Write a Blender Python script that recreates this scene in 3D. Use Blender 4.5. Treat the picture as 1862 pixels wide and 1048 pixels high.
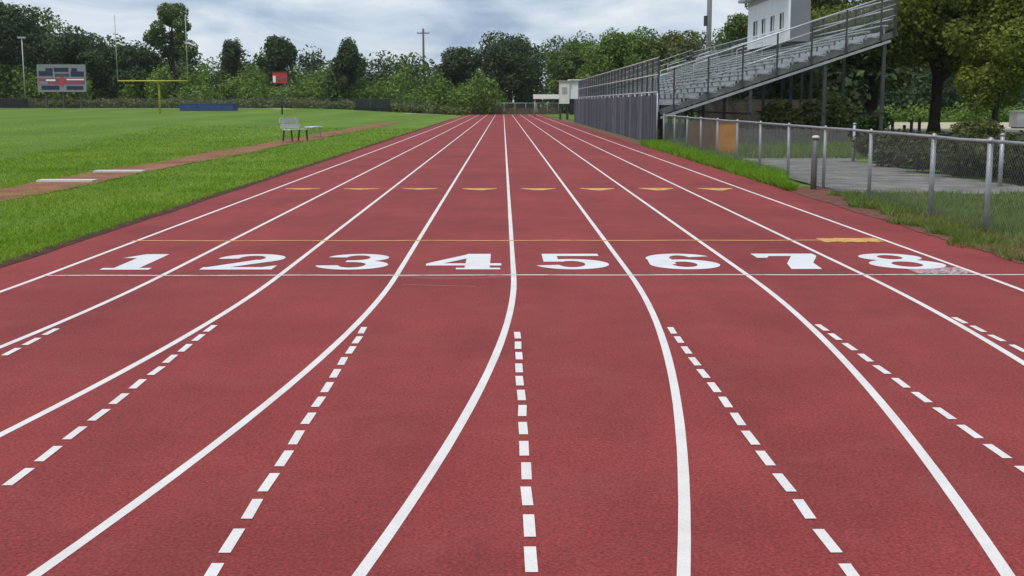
import bpy, math, random
import numpy as np
from mathutils import Vector, Matrix

scene = bpy.context.scene
for o in list(bpy.data.objects):
    bpy.data.objects.remove(o)
C = scene.collection
R = math.radians

# ---------------------------------------------------------------- camera
CAM_H = 1.556
cam = bpy.data.cameras.new('camera')
cam.sensor_width = 36.0
cam.lens = 36.0 * 2200.0 / 1862.0
cam.clip_start = 0.1
cam.clip_end = 6000
cam_ob = bpy.data.objects.new('camera', cam)
C.objects.link(cam_ob)
cam_ob.location = (0, 0, CAM_H)
cam_ob.rotation_euler = (R(90 - 8.71), 0, R(-0.42))
scene.camera = cam_ob

# ---------------------------------------------------------------- world: overcast sky
SUN_EL, SUN_AZ = R(62), R(215)
world = bpy.data.worlds.new('World')
scene.world = world
world.use_nodes = True
nt = world.node_tree
for n in list(nt.nodes):
    nt.nodes.remove(n)
def wn(t, **k):
    n = nt.nodes.new(t)
    for a, v in k.items():
        setattr(n, a, v)
    return n
out = wn('ShaderNodeOutputWorld')
sky = wn('ShaderNodeTexSky', sky_type='NISHITA', sun_disc=False)
sky.sun_elevation, sky.sun_rotation = SUN_EL, SUN_AZ
sky.dust_density = 2.0
bg1 = wn('ShaderNodeBackground'); bg1.inputs[1].default_value = 0.07
nt.links.new(sky.outputs[0], bg1.inputs[0])
tc = wn('ShaderNodeTexCoord')
mp = wn('ShaderNodeMapping'); mp.inputs['Scale'].default_value = (1.0, 1.0, 3.4)
mp.inputs['Location'].default_value = (0.3, 0.1, 0.55)
nt.links.new(tc.outputs['Generated'], mp.inputs[0])
n1 = wn('ShaderNodeTexNoise'); n1.inputs['Scale'].default_value = 6.2
n1.inputs['Detail'].default_value = 7; n1.inputs['Roughness'].default_value = 0.55
n1.inputs['Distortion'].default_value = 0.5
nt.links.new(mp.outputs[0], n1.inputs['Vector'])
cr = wn('ShaderNodeValToRGB')
e = cr.color_ramp.elements
e[0].position = 0.37; e[0].color = (0.27, 0.35, 0.48, 1)
e[1].position = 0.68; e[1].color = (0.66, 0.69, 0.725, 1)
m_ = e.new(0.52); m_.color = (0.46, 0.54, 0.63, 1)
nt.links.new(n1.outputs['Fac'], cr.inputs[0])
bg2 = wn('ShaderNodeBackground'); bg2.inputs[1].default_value = 0.92
nt.links.new(cr.outputs[0], bg2.inputs[0])
n2 = wn('ShaderNodeTexNoise'); n2.inputs['Scale'].default_value = 2.1; n2.inputs['Detail'].default_value = 4
nt.links.new(mp.outputs[0], n2.inputs['Vector'])
mr = wn('ShaderNodeMapRange')
mr.inputs[1].default_value, mr.inputs[2].default_value = 0.38, 0.55
mr.inputs[3].default_value, mr.inputs[4].default_value = 0.72, 0.97
nt.links.new(n2.outputs['Fac'], mr.inputs[0])
mx = wn('ShaderNodeMixShader')
nt.links.new(mr.outputs[0], mx.inputs[0])
nt.links.new(bg1.outputs[0], mx.inputs[1]); nt.links.new(bg2.outputs[0], mx.inputs[2])
nt.links.new(mx.outputs[0], out.inputs[0])

# ---------------------------------------------------------------- sun behind cloud
sun = bpy.data.lights.new('sun', 'SUN')
sun.energy = 1.5
sun.angle = R(16)
sun.color = (1.0, 0.965, 0.91)
sun_ob = bpy.data.objects.new('sun', sun)
C.objects.link(sun_ob)
_d = Vector((math.sin(SUN_AZ) * math.cos(SUN_EL), math.cos(SUN_AZ) * math.cos(SUN_EL), math.sin(SUN_EL)))
sun_ob.rotation_euler = _d.to_track_quat('Z', 'Y').to_euler()
sun_ob.location = (0, 0, 60)

vs = scene.view_settings
vs.view_transform = 'Standard'; vs.look = 'None'; vs.exposure = 0.50; vs.gamma = 1.0
vs.use_curve_mapping = False
scene.cycles.max_bounces = 6
scene.cycles.diffuse_bounces = 3
scene.cycles.transparent_max_bounces = 8

# ================================================================ helpers
def smooth(a, b, x):
    t = np.clip((np.asarray(x, float) - a) / (b - a), 0, 1)
    return t * t * (3 - 2 * t)

def terrain(x, y):
    """height of the grass: the infield is crowned, its far end stands above the track"""
    s = smooth(-6, -28, x) * smooth(22, 112, y) * 0.52
    far = smooth(-3.0, -26, x) * smooth(100, 150, y) * 0.86
    return np.maximum(s, far)

class MB:
    def __init__(s):
        s.v = []; s.f = []
    def add(s, vs_, fs):
        b = len(s.v)
        s.v.extend([tuple(p) for p in vs_])
        s.f.extend([tuple(b + i for i in f) for f in fs])
        return s
    def box(s, x0, x1, y0, y1, z0, z1):
        vs_ = [(x, y, z) for z in (z0, z1) for y in (y0, y1) for x in (x0, x1)]
        return s.add(vs_, [(0, 2, 3, 1), (4, 5, 7, 6), (0, 1, 5, 4), (2, 6, 7, 3), (0, 4, 6, 2), (1, 3, 7, 5)])
    def quad(s, a, b, c, d):
        return s.add([a, b, c, d], [(0, 1, 2, 3)])
    def bar(s, p, q, w, h, up=(0, 0, 1)):
        p, q = Vector(p), Vector(q)
        d = (q - p).normalized(); up = Vector(up)
        if abs(d.dot(up)) > 0.98: up = Vector((0, 1, 0))
        a = d.cross(up).normalized(); b = a.cross(d).normalized()
        vs_ = [o + a * (sx * w / 2) + b * (sz * h / 2) for o in (p, q) for sx, sz in ((-1, -1), (1, -1), (1, 1), (-1, 1))]
        return s.add(vs_, [(3, 2, 1, 0), (4, 5, 6, 7), (0, 1, 5, 4), (1, 2, 6, 5), (2, 3, 7, 6), (3, 0, 4, 7)])
    def tube(s, pts, rad, n=8, cap=True):
        pts = [Vector(p) for p in pts]
        rad = list(rad) if hasattr(rad, '__len__') else [rad] * len(pts)
        b = len(s.v); k = len(pts)
        prev = None
        for i, p in enumerate(pts):
            d = (pts[min(i + 1, k - 1)] - pts[max(i - 1, 0)]).normalized()
            ref = prev if prev is not None else (Vector((1, 0, 0)) if abs(d.x) < 0.9 else Vector((0, 1, 0)))
            a = (ref - d * ref.dot(d)).normalized(); prev = a
            c = d.cross(a)
            for j in range(n):
                t = 2 * math.pi * j / n
                s.v.append(tuple(p + (a * math.cos(t) + c * math.sin(t)) * rad[i]))
        for i in range(k - 1):
            for j in range(n):
                j2 = (j + 1) % n
                s.f.append((b + i * n + j, b + i * n + j2, b + (i + 1) * n + j2, b + (i + 1) * n + j))
        if cap:
            s.f.append(tuple(b + j for j in reversed(range(n))))
            s.f.append(tuple(b + (k - 1) * n + j for j in range(n)))
        return s
    def lathe(s, c, prof, n=16):
        """profile of (radius, z) about the vertical through c"""
        return s.tube([(c[0], c[1], c[2] + z) for r, z in prof], [r for r, z in prof], n)
    def build(s, name, m, parent=None, smooth_=False):
        me = bpy.data.meshes.new(name)
        me.from_pydata(s.v, [], s.f); me.update()
        if smooth_:
            for p in me.polygons: p.use_smooth = True
        return obj(name, me, m, parent)

def obj(name, me, m, parent=None):
    o = bpy.data.objects.new(name, me)
    if m is not None and me is not None and not me.materials: me.materials.append(m)
    C.objects.link(o)
    if parent is not None: o.parent = parent
    return o

def tag(o, label=None, cat=None, group=None, kind=None):
    if label: o['label'] = label
    if cat: o['category'] = cat
    if group: o['group'] = group
    if kind: o['kind'] = kind
    return o

def thing(name, label, cat, loc=(0, 0, 0), rz=0, group=None):
    o = bpy.data.objects.new(name, None)
    C.objects.link(o); o.location = loc; o.rotation_euler = (0, 0, rz)
    o.empty_display_size = 0.2
    return tag(o, label, cat, group)

def fast_mesh(name, v, f):
    """v (n,3), f (m,k) numpy"""
    me = bpy.data.meshes.new(name)
    v = np.ascontiguousarray(v, np.float32); f = np.ascontiguousarray(f, np.int32)
    m, k = f.shape
    me.vertices.add(len(v)); me.vertices.foreach_set('co', v.ravel())
    me.loops.add(m * k); me.loops.foreach_set('vertex_index', f.ravel())
    me.polygons.add(m)
    me.polygons.foreach_set('loop_start', np.arange(0, m * k, k, dtype=np.int32))
    me.polygons.foreach_set('loop_total', np.full(m, k, np.int32))
    me.update(calc_edges=True)
    return me

# ---------------------------------------------------------------- materials
def new_mat(name):
    m = bpy.data.materials.new(name); m.use_nodes = True
    t = m.node_tree
    b = t.nodes['Principled BSDF']
    return m, t, b

def ramp_noise(t, vec, scale, stops, detail=4, rough=0.6, distort=0.0):
    n = t.nodes.new('ShaderNodeTexNoise')
    n.inputs['Scale'].default_value = scale; n.inputs['Detail'].default_value = detail
    n.inputs['Roughness'].default_value = rough; n.inputs['Distortion'].default_value = distort
    if vec is not None: t.links.new(vec, n.inputs['Vector'])
    r = t.nodes.new('ShaderNodeValToRGB')
    el = r.color_ramp.elements
    el[0].position, el[0].color = stops[0][0], (*stops[0][1], 1)
    el[1].position, el[1].color = stops[-1][0], (*stops[-1][1], 1)
    for p, c in stops[1:-1]:
        x = el.new(p); x.color = (*c, 1)
    t.links.new(n.outputs['Fac'], r.inputs[0])
    return n, r

def mixc(t, a, b, fac, mode='MIX'):
    m = t.nodes.new('ShaderNodeMix'); m.data_type = 'RGBA'; m.blend_type = mode
    for sock, v in ((m.inputs[6], a), (m.inputs[7], b), (m.inputs[0], fac)):
        if hasattr(v, 'links'): t.links.new(v, sock)
        elif isinstance(v, (int, float)): sock.default_value = v
        else: sock.default_value = (*v, 1)
    return m.outputs[2]

def mval(t, op, a, b=None, clamp=False):
    m = t.nodes.new('ShaderNodeMath'); m.operation = op; m.use_clamp = clamp
    for i, v in enumerate((a, b)):
        if v is None: continue
        if hasattr(v, 'links'): t.links.new(v, m.inputs[i])
        else: m.inputs[i].default_value = v
    return m.outputs[0]

def bump(t, b, h, strength=0.3, dist=0.01):
    n = t.nodes.new('ShaderNodeBump'); n.inputs['Strength'].default_value = strength
    n.inputs['Distance'].default_value = dist
    t.links.new(h, n.inputs['Height']); t.links.new(n.outputs[0], b.inputs['Normal'])

def pos(t):
    return t.nodes.new('ShaderNodeNewGeometry').outputs['Position']

def plain(name, c, rough=0.6, metal=0.0, vary=0.15, scale=3.0, bmp=0.0, spec=0.4):
    m, t, b = new_mat(name)
    lo = tuple(x * (1 - vary) for x in c); hi = tuple(min(1, x * (1 + vary)) for x in c)
    n, r = ramp_noise(t, pos(t), scale, [(0.3, lo), (0.7, hi)], detail=5)
    t.links.new(r.outputs[0], b.inputs['Base Color'])
    b.inputs['Roughness'].default_value = rough; b.inputs['Metallic'].default_value = metal
    b.inputs['Specular IOR Level'].default_value = spec
    if bmp: bump(t, b, n.outputs['Fac'], bmp)
    return m

# red polyurethane track: granules, faint stains and old ghost marks
def track_mat():
    m, t, b = new_mat('track_rubber')
    P = pos(t)
    n1, r1 = ramp_noise(t, P, 0.55, [(0.3, (0.228, 0.034, 0.032)), (0.7, (0.304, 0.049, 0.046))], 6, 0.65)
    mp = t.nodes.new('ShaderNodeMapping'); mp.inputs['Scale'].default_value = (2.2, 0.28, 1)
    t.links.new(P, mp.inputs[0])
    n2, r2 = ramp_noise(t, mp.outputs[0], 1.0, [(0.35, (0.90, 0.92, 0.93)), (0.68, (1.07, 1.05, 1.05))], 5)
    c = mixc(t, r1.outputs[0], r2.outputs[0], 1.0, 'MULTIPLY')
    n3, r3 = ramp_noise(t, P, 68, [(0.30, (0.50, 0.48, 0.48)), (0.5, (1, 1, 1)), (0.70, (1.55, 1.65, 1.65))], 3, 0.7)
    c = mixc(t, c, r3.outputs[0], 0.95, 'MULTIPLY')
    n4, r4 = ramp_noise(t, P, 22, [(0.3, (0.84, 0.83, 0.83)), (0.7, (1.12, 1.12, 1.12))], 4, 0.7)
    c = mixc(t, c, r4.outputs[0], 0.8, 'MULTIPLY')
    # dusty blotches, dark scuffs and water stains
    n5, r5 = ramp_noise(t, P, 1.7, [(0.50, (0, 0, 0)), (0.72, (1, 1, 1))], 8, 0.72, 0.6)
    c = mixc(t, c, (0.32, 0.085, 0.078), mval(t, 'MULTIPLY', r5.outputs[0], 0.30))
    mp2 = t.nodes.new('ShaderNodeMapping'); mp2.inputs['Scale'].default_value = (5.5, 0.8, 1); mp2.inputs['Rotation'].default_value = (0, 0, 0.06)
    t.links.new(P, mp2.inputs[0])
    n6, r6 = ramp_noise(t, mp2.outputs[0], 1.0, [(0.60, (0, 0, 0)), (0.70, (1, 1, 1))], 9, 0.75, 1.2)
    c = mixc(t, c, (0.12, 0.030, 0.032), mval(t, 'MULTIPLY', r6.outputs[0], 0.30))
    n7, r7 = ramp_noise(t, P, 0.23, [(0.38, (0.90, 0.93, 0.93)), (0.64, (1.07, 1.03, 1.03))], 7, 0.7, 0.8)
    c = mixc(t, c, r7.outputs[0], 1.0, 'MULTIPLY')
    t.links.new(c, b.inputs['Base Color'])
    b.inputs['Roughness'].default_value = 0.8; b.inputs['Specular IOR Level'].default_value = 0.22
    bump(t, b, n3.outputs['Fac'], 0.35, 0.004)
    return m

def paint_mat(name, col, wear_lo, wear_hi, scale=9.0):
    m, t, b = new_mat(name)
    P = pos(t)
    n, r = ramp_noise(t, P, scale, [(wear_lo, (0, 0, 0)), (wear_hi, (1, 1, 1))], 8, 0.75)
    g, rg = ramp_noise(t, P, 95, [(0.3, tuple(x * 0.86 for x in col)), (0.7, col)], 3, 0.7)
    k, rk = ramp_noise(t, P, 130, [(0.30, (0, 0, 0)), (0.40, (1, 1, 1))], 4, 0.75)
    d, rd = ramp_noise(t, P, 2.3, [(0.35, tuple(x * 0.88 for x in (1, 0.97, 0.97))), (0.65, (1.0, 1.0, 1.0))], 6, 0.7)
    cc = mixc(t, rg.outputs[0], rd.outputs[0], 1.0, 'MULTIPLY')
    c = mixc(t, (0.274, 0.047, 0.047), cc, mval(t, 'MULTIPLY', r.outputs[0], mval(t, 'ADD', mval(t, 'MULTIPLY', rk.outputs[0], 0.75), 0.25)))
    t.links.new(c, b.inputs['Base Color'])
    b.inputs['Roughness'].default_value = 0.7
    bump(t, b, g.outputs['Fac'], 0.3, 0.003)
    return m

def grass_ground_mat():
    m, t, b = new_mat('grass_ground')
    P = pos(t)
    n1, r1 = ramp_noise(t, P, 0.16, [(0.3, (0.108, 0.194, 0.022)), (0.7, (0.142, 0.230, 0.030))], 6, 0.65)
    mp = t.nodes.new('ShaderNodeMapping'); mp.inputs['Scale'].default_value = (0.35, 0.06, 1)
    t.links.new(P, mp.inputs[0])
    n2, r2 = ramp_noise(t, mp.outputs[0], 1.0, [(0.35, (0.86, 0.90, 0.85)), (0.7, (1.15, 1.08, 1.25))], 5)
    c = mixc(t, r1.outputs[0], r2.outputs[0], 1.0, 'MULTIPLY')
    n3, r3 = ramp_noise(t, P, 7, [(0.3, (0.72, 0.76, 0.7)), (0.72, (1.22, 1.18, 1.2))], 6, 0.7)
    c = mixc(t, c, r3.outputs[0], 0.8, 'MULTIPLY')
    sx = t.nodes.new('ShaderNodeSeparateXYZ'); t.links.new(P, sx.inputs[0])
    w = mval(t, 'SINE', mval(t, 'MULTIPLY', sx.outputs[0], 0.9))
    wb = t.nodes.new('ShaderNodeMapRange'); wb.inputs[1].default_value, wb.inputs[2].default_value = -0.35, 0.35
    wb.inputs[3].default_value, wb.inputs[4].default_value = 0.93, 1.06
    t.links.new(w, wb.inputs[0])
    vm = t.nodes.new('ShaderNodeVectorMath'); vm.operation = 'SCALE'
    t.links.new(c, vm.inputs[0]); t.links.new(wb.outputs[0], vm.inputs['Scale'])
    c = vm.outputs[0]
    # dry straw patches
    n4, r4 = ramp_noise(t, P, 0.42, [(0.60, (0, 0, 0)), (0.76, (1, 1, 1))], 6, 0.7)
    c = mixc(t, c, (0.20, 0.20, 0.07), mval(t, 'MULTIPLY', r4.outputs[0], 0.28))
    t.links.new(c, b.inputs['Base Color'])
    b.inputs['Roughness'].default_value = 0.9; b.inputs['Specular IOR Level'].default_value = 0.15
    bump(t, b, n3.outputs['Fac'], 0.6, 0.05)
    return m

def leaf_mat(name, lo, mid, hi, scale=0.5, trans=0.3):
    m = bpy.data.materials.new(name); m.use_nodes = True
    t = m.node_tree
    for n in list(t.nodes): t.nodes.remove(n)
    o = t.nodes.new('ShaderNodeOutputMaterial')
    g = t.nodes.new('ShaderNodeNewGeometry')
    n, r = ramp_noise(t, g.outputs['Position'], scale, [(0.3, lo), (0.5, mid), (0.72, hi)], 3)
    rr = t.nodes.new('ShaderNodeMapRange')
    rr.inputs[3].default_value, rr.inputs[4].default_value = 0.6, 1.45
    t.links.new(g.outputs['Random Per Island'], rr.inputs[0])
    v = t.nodes.new('ShaderNodeVectorMath'); v.operation = 'SCALE'
    t.links.new(r.outputs[0], v.inputs[0]); t.links.new(rr.outputs[0], v.inputs['Scale'])
    d = t.nodes.new('ShaderNodeBsdfPrincipled'); d.inputs['Roughness'].default_value = 0.6
    d.inputs['Specular IOR Level'].default_value = 0.25
    tr = t.nodes.new('ShaderNodeBsdfTranslucent')
    t.links.new(v.outputs[0], d.inputs['Base Color']); t.links.new(v.outputs[0], tr.inputs['Color'])
    s = t.nodes.new('ShaderNodeMixShader'); s.inputs[0].default_value = trans
    t.links.new(d.outputs[0], s.inputs[1]); t.links.new(tr.outputs[0], s.inputs[2])
    t.links.new(s.outputs[0], o.inputs[0])
    return m

M = {}
M['track'] = track_mat()
M['white_paint'] = paint_mat('white_paint', (0.86, 0.815, 0.785), 0.24, 0.36, 7)
M['start_paint'] = paint_mat('worn_white_paint', (0.74, 0.72, 0.73), 0.30, 0.50, 6)
M['ghost_paint'] = paint_mat('ghost_paint', (0.35, 0.105, 0.105), 0.46, 0.70, 5)
M['smear_paint'] = paint_mat('smeared_paint', (0.66, 0.60, 0.64), 0.46, 0.56, 26)
M['number_paint'] = paint_mat('number_paint', (0.82, 0.82, 0.83), 0.18, 0.30, 6)
M['yellow_paint'] = paint_mat('yellow_paint', (0.84, 0.50, 0.10), 0.34, 0.54, 9)
M['yellow_thin'] = paint_mat('thin_yellow_paint', (0.74, 0.36, 0.10), 0.25, 0.52, 6)
M['grass'] = grass_ground_mat()
M['dirt'] = plain('bare_dirt', (0.17, 0.115, 0.075), 0.95, vary=0.4, scale=2.5, bmp=0.4, spec=0.1)
M['edge_brown'] = plain('dark_edge_brown', (0.075, 0.04, 0.028), 0.95, vary=0.4, scale=5, bmp=0.4, spec=0.1)
M['verge_dirt'] = plain('reddish_dirt', (0.165, 0.075, 0.055), 0.95, vary=0.45, scale=6, bmp=0.5, spec=0.1)
M['sand'] = plain('pale_sand', (0.50, 0.44, 0.33), 0.95, vary=0.22, scale=0.6, bmp=0.3, spec=0.1)
M['runway'] = plain('runway_red', (0.26, 0.115, 0.068), 0.9, vary=0.38, scale=0.9, spec=0.15)
M['board'] = plain('runway_board_white', (0.66, 0.61, 0.55), 0.7, vary=0.12)
M['concrete'] = plain('old_concrete', (0.205, 0.192, 0.175), 0.9, vary=0.5, scale=1.6, bmp=0.2, spec=0.2)
M['galv'] = plain('galvanised_steel', (0.36, 0.375, 0.385), 0.5, 0.5, 0.15, 6)
M['wire'] = plain('galvanised_wire', (0.22, 0.23, 0.235), 0.55, 0.4, 0.1, 6)
M['alu'] = plain('mill_aluminium', (0.60, 0.615, 0.63), 0.42, 0.55, 0.10, 2.5)
M['alu_dull'] = plain('dull_aluminium', (0.40, 0.41, 0.43), 0.5, 0.4, 0.15, 2.0)
M['dark_steel'] = plain('dark_steel', (0.062, 0.065, 0.072), 0.6, 0.3, 0.2, 3)
M['stringer'] = plain('weathered_steel', (0.15, 0.15, 0.15), 0.6, 0.3, 0.25, 2)
M['slat1'] = plain('grey_slat_dark', (0.066, 0.071, 0.090), 0.75, 0, 0.22, 1.2)
M['slat2'] = plain('grey_slat_mid', (0.098, 0.105, 0.130), 0.75, 0, 0.22, 1.2)
M['slat3'] = plain('grey_slat_pale', (0.145, 0.153, 0.182), 0.75, 0, 0.22, 1.2)
M['screen'] = plain('dark_screen_mesh', (0.022, 0.026, 0.027), 0.85, 0, 0.25, 1.2, spec=0.15)
M['white_wall'] = plain('white_wall', (0.74, 0.76, 0.79), 0.7, 0, 0.06, 1.5)
M['cream'] = plain('cream_wall', (0.66, 0.66, 0.60), 0.7, 0, 0.10, 1.5)
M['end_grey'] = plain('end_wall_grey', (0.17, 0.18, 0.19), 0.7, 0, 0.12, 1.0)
M['roof_grey'] = plain('roof_grey', (0.34, 0.35, 0.36), 0.7, 0, 0.12, 1.0)
M['glass'] = plain('dark_window', (0.03, 0.035, 0.045), 0.12, 0, 0.1, 1.0, spec=0.6)
M['white_trim'] = plain('white_trim', (0.80, 0.80, 0.78), 0.55, 0, 0.05, 2)
M['yellow'] = plain('yellow_goal', (0.50, 0.47, 0.07), 0.45, 0, 0.08, 2)
M['pale_post'] = plain('pale_post', (0.40, 0.41, 0.34), 0.5, 0, 0.1, 2)
M['blue_mat'] = plain('blue_vinyl', (0.035, 0.065, 0.20), 0.5, 0, 0.2, 0.8)
M['navy'] = plain('navy_panel', (0.022, 0.024, 0.065), 0.5, 0, 0.2, 0.7)
M['sb_white'] = plain('scoreboard_white', (0.21, 0.225, 0.235), 0.55, 0, 0.12, 0.7)
M['sb_pink'] = plain('scoreboard_red', (0.26, 0.065, 0.11), 0.55, 0, 0.2, 0.9)
M['red_sign'] = plain('red_sign', (0.46, 0.045, 0.045), 0.5, 0, 0.15, 1.0)
M['wood_pole'] = plain('weathered_wood', (0.12, 0.105, 0.095), 0.85, 0, 0.25, 3)
M['orange'] = plain('orange_plywood', (0.58, 0.225, 0.022), 0.7, 0, 0.25, 2.2)
M['brown'] = plain('brown_plywood', (0.14, 0.075, 0.035), 0.8, 0, 0.3, 2.2)
M['brick'] = plain('tan_block', (0.33, 0.24, 0.18), 0.9, 0, 0.2, 3, 0.3)
M['bark'] = plain('bark', (0.055, 0.047, 0.040), 0.95, 0, 0.35, 5, 0.6, 0.1)
M['bench_metal'] = plain('bench_metal', (0.60, 0.60, 0.56), 0.5, 0.2, 0.1, 3)
M['leaf_dark'] = leaf_mat('leaf_dark', (0.042, 0.066, 0.026), (0.064, 0.096, 0.036), (0.095, 0.135, 0.048))
M['leaf_mid'] = leaf_mat('leaf_mid', (0.070, 0.112, 0.028), (0.115, 0.170, 0.040), (0.165, 0.225, 0.058))
M['leaf_bright'] = leaf_mat('leaf_bright', (0.095, 0.155, 0.026), (0.14, 0.215, 0.036), (0.19, 0.27, 0.052))
M['leaf_oak'] = leaf_mat('leaf_oak', (0.125, 0.155, 0.022), (0.18, 0.215, 0.032), (0.25, 0.27, 0.048), 0.35, 0.45)
M['leaf_olive'] = leaf_mat('leaf_olive', (0.105, 0.125, 0.034), (0.155, 0.175, 0.052), (0.21, 0.225, 0.078), 0.8)
M['leaf_hedge'] = leaf_mat('leaf_hedge', (0.040, 0.052, 0.016), (0.062, 0.074, 0.022), (0.095, 0.100, 0.034), 1.2)
M['blade'] = leaf_mat('grass_blade', (0.155, 0.285, 0.018), (0.225, 0.355, 0.027), (0.33, 0.41, 0.060), 0.33, 0.45)
M['blade_lush'] = leaf_mat('grass_blade_lush', (0.15, 0.29, 0.016), (0.19, 0.34, 0.022), (0.23, 0.38, 0.034), 1.5, 0.45)
M['weed'] = leaf_mat('weed_blade', (0.12, 0.18, 0.034), (0.17, 0.235, 0.050), (0.27, 0.28, 0.09), 1.3, 0.45)

# ================================================================ ground
LANE = 1.067
LX = [0.095 + (i - 4) * LANE for i in range(9)]        # lane lines 0..8 on the straight
Y0 = 10.92                                             # the bend meets the straight at the start line
R0 = 39.6
XC = LX[0] - R0                                        # centre of the bend
EDGE_L, EDGE_R = LX[0] - 0.64, LX[8] + 0.74
Y_END = 162.0

def edge_left(y):
    y = np.asarray(y, float)
    r = XC - (LX[0] - 0.64); r = abs(r)
    d = np.clip(Y0 - y, 0, r * 0.98)
    return np.where(y >= Y0, EDGE_L, XC + np.sqrt(r * r - d * d))

def ground():
    xs = np.concatenate([np.linspace(-2500, -140, 14), np.linspace(-120, -30, 46), np.linspace(-29, 12, 83),
                         np.linspace(14, 60, 24), np.linspace(80, 2500, 14)])
    ys = np.concatenate([np.linspace(-600, -30, 8), np.linspace(-25, 60, 86), np.linspace(62, 180, 60), np.linspace(200, 4000, 20)])
    X, Y = np.meshgrid(xs, ys)
    Z = terrain(X, Y)
    rng = np.random.default_rng(3)
    Z = Z + rng.uniform(-0.012, 0.012, Z.shape) * (np.abs(X) < 130)
    under = (X > edge_left(Y) - 0.7) & (X < EDGE_R + 0.5) & (Y < Y_END + 2) & (Y > -30)
    Z = np.where(under, -0.035, Z - 0.01)
    n, m = X.shape
    v = np.stack([X, Y, Z], -1).reshape(-1, 3)
    i = np.arange(n * m).reshape(n, m)
    f = np.stack([i[:-1, :-1], i[:-1, 1:], i[1:, 1:], i[1:, :-1]], -1).reshape(-1, 4)
    me = fast_mesh('ground', v, f)
    for p in me.polygons: p.use_smooth = True
    return tag(obj('ground', me, M['grass']), kind='structure')
ground_ob = ground()

# ================================================================ running track
def running_track():
    rng = np.random.default_rng(5)
    ys = np.concatenate([np.linspace(-24.5, 12, 74), np.linspace(12.5, 60, 96), np.linspace(61, Y_END, 60)])
    L = edge_left(ys); Rr = np.full_like(ys, EDGE_R)
    jr = rng.uniform(-0.02, 0.02, len(ys)); jl = rng.uniform(-0.03, 0.02, len(ys))
    k = 12
    v, f = [], []
    for a, y in enumerate(ys):
        l, r = L[a] + jl[a], Rr[a] + jr[a]
        v.append((l - 0.02, y, -0.06))
        for j in range(k): v.append((l + (r - l) * j / (k - 1), y, 0.0))
        v.append((r + 0.03, y, -0.06))
    w = k + 2
    for a in range(len(ys) - 1):
        for j in range(w - 1):
            p = a * w + j
            f.append((p, p + 1, p + 1 + w, p + w))
    e0 = (len(ys) - 1) * w
    me = bpy.data.meshes.new('running_track'); me.from_pydata(v, [], f); me.update()
    return tag(obj('running_track', me, M['track']), kind='structure')
track = running_track()

Z1 = 0.0016     # paint lies a few mm above the rubber, crossings step up again
LW = 0.047
def line_point(i, s):
    """s: metres along line i from the start line, positive away from the camera"""
    if s >= 0: return (LX[i], Y0 + s), (0.0, 1.0)
    r = R0 + LANE * i
    a = -s / r
    return (XC + r * math.cos(a), Y0 - r * math.sin(a)), (math.sin(a), math.cos(a))

rnd = random.Random(11)
for i in range(9):
    mb = MB()
    ss = [-32 + 0.4 * k for k in range(81)] + [2 * k for k in range(1, 76)]
    prev = None
    w0 = LW
    for k, s in enumerate(ss):
        (x, y), (tx, ty) = line_point(i, s)
        w = w0 / 2 * (1 + rnd.uniform(-0.04, 0.04))
        mb.v.append((x - ty * w, y + tx * w, Z1)); mb.v.append((x + ty * w, y - tx * w, Z1))
        if k: b = len(mb.v); mb.f.append((b - 4, b - 3, b - 1, b - 2))
    mb.build('lane_line', M['white_paint'], track)

# straight dashed continuations of the lane lines
starts = {1: 8.30, 2: 8.42, 3: 8.34, 4: 8.15, 5: 8.32, 6: 8.42, 7: 8.70}
for i, ys in starts.items():
    y = ys; k = 0
    while y > 1.0:
        ln = 0.232 + rnd.uniform(-0.012, 0.012)
        x = LX[i] + rnd.uniform(-0.003, 0.003)
        sk = rnd.uniform(-0.006, 0.006)
        hw = 0.0215
        MB().quad((x - hw + sk, y, Z1 * 2), (x - hw, y - ln, Z1 * 2), (x + hw, y - ln, Z1 * 2), (x + hw + sk, y, Z1 * 2)).build('dash', M['white_paint'], track)
        y -= 0.338; k += 1

def strip(name, m, pts, w, z, parent=track):
    mb = MB()
    for k, p in enumerate(pts):
        a = pts[max(k - 1, 0)]; b = pts[min(k + 1, len(pts) - 1)]
        dx, dy = b[0] - a[0], b[1] - a[1]; l = math.hypot(dx, dy)
        nx, ny = -dy / l * w / 2, dx / l * w / 2
        mb.v.append((p[0] + nx, p[1] + ny, z)); mb.v.append((p[0] - nx, p[1] - ny, z))
        if k: q = len(mb.v); mb.f.append((q - 4, q - 3, q - 1, q - 2))
    return mb.build(name, m, parent)

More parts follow.
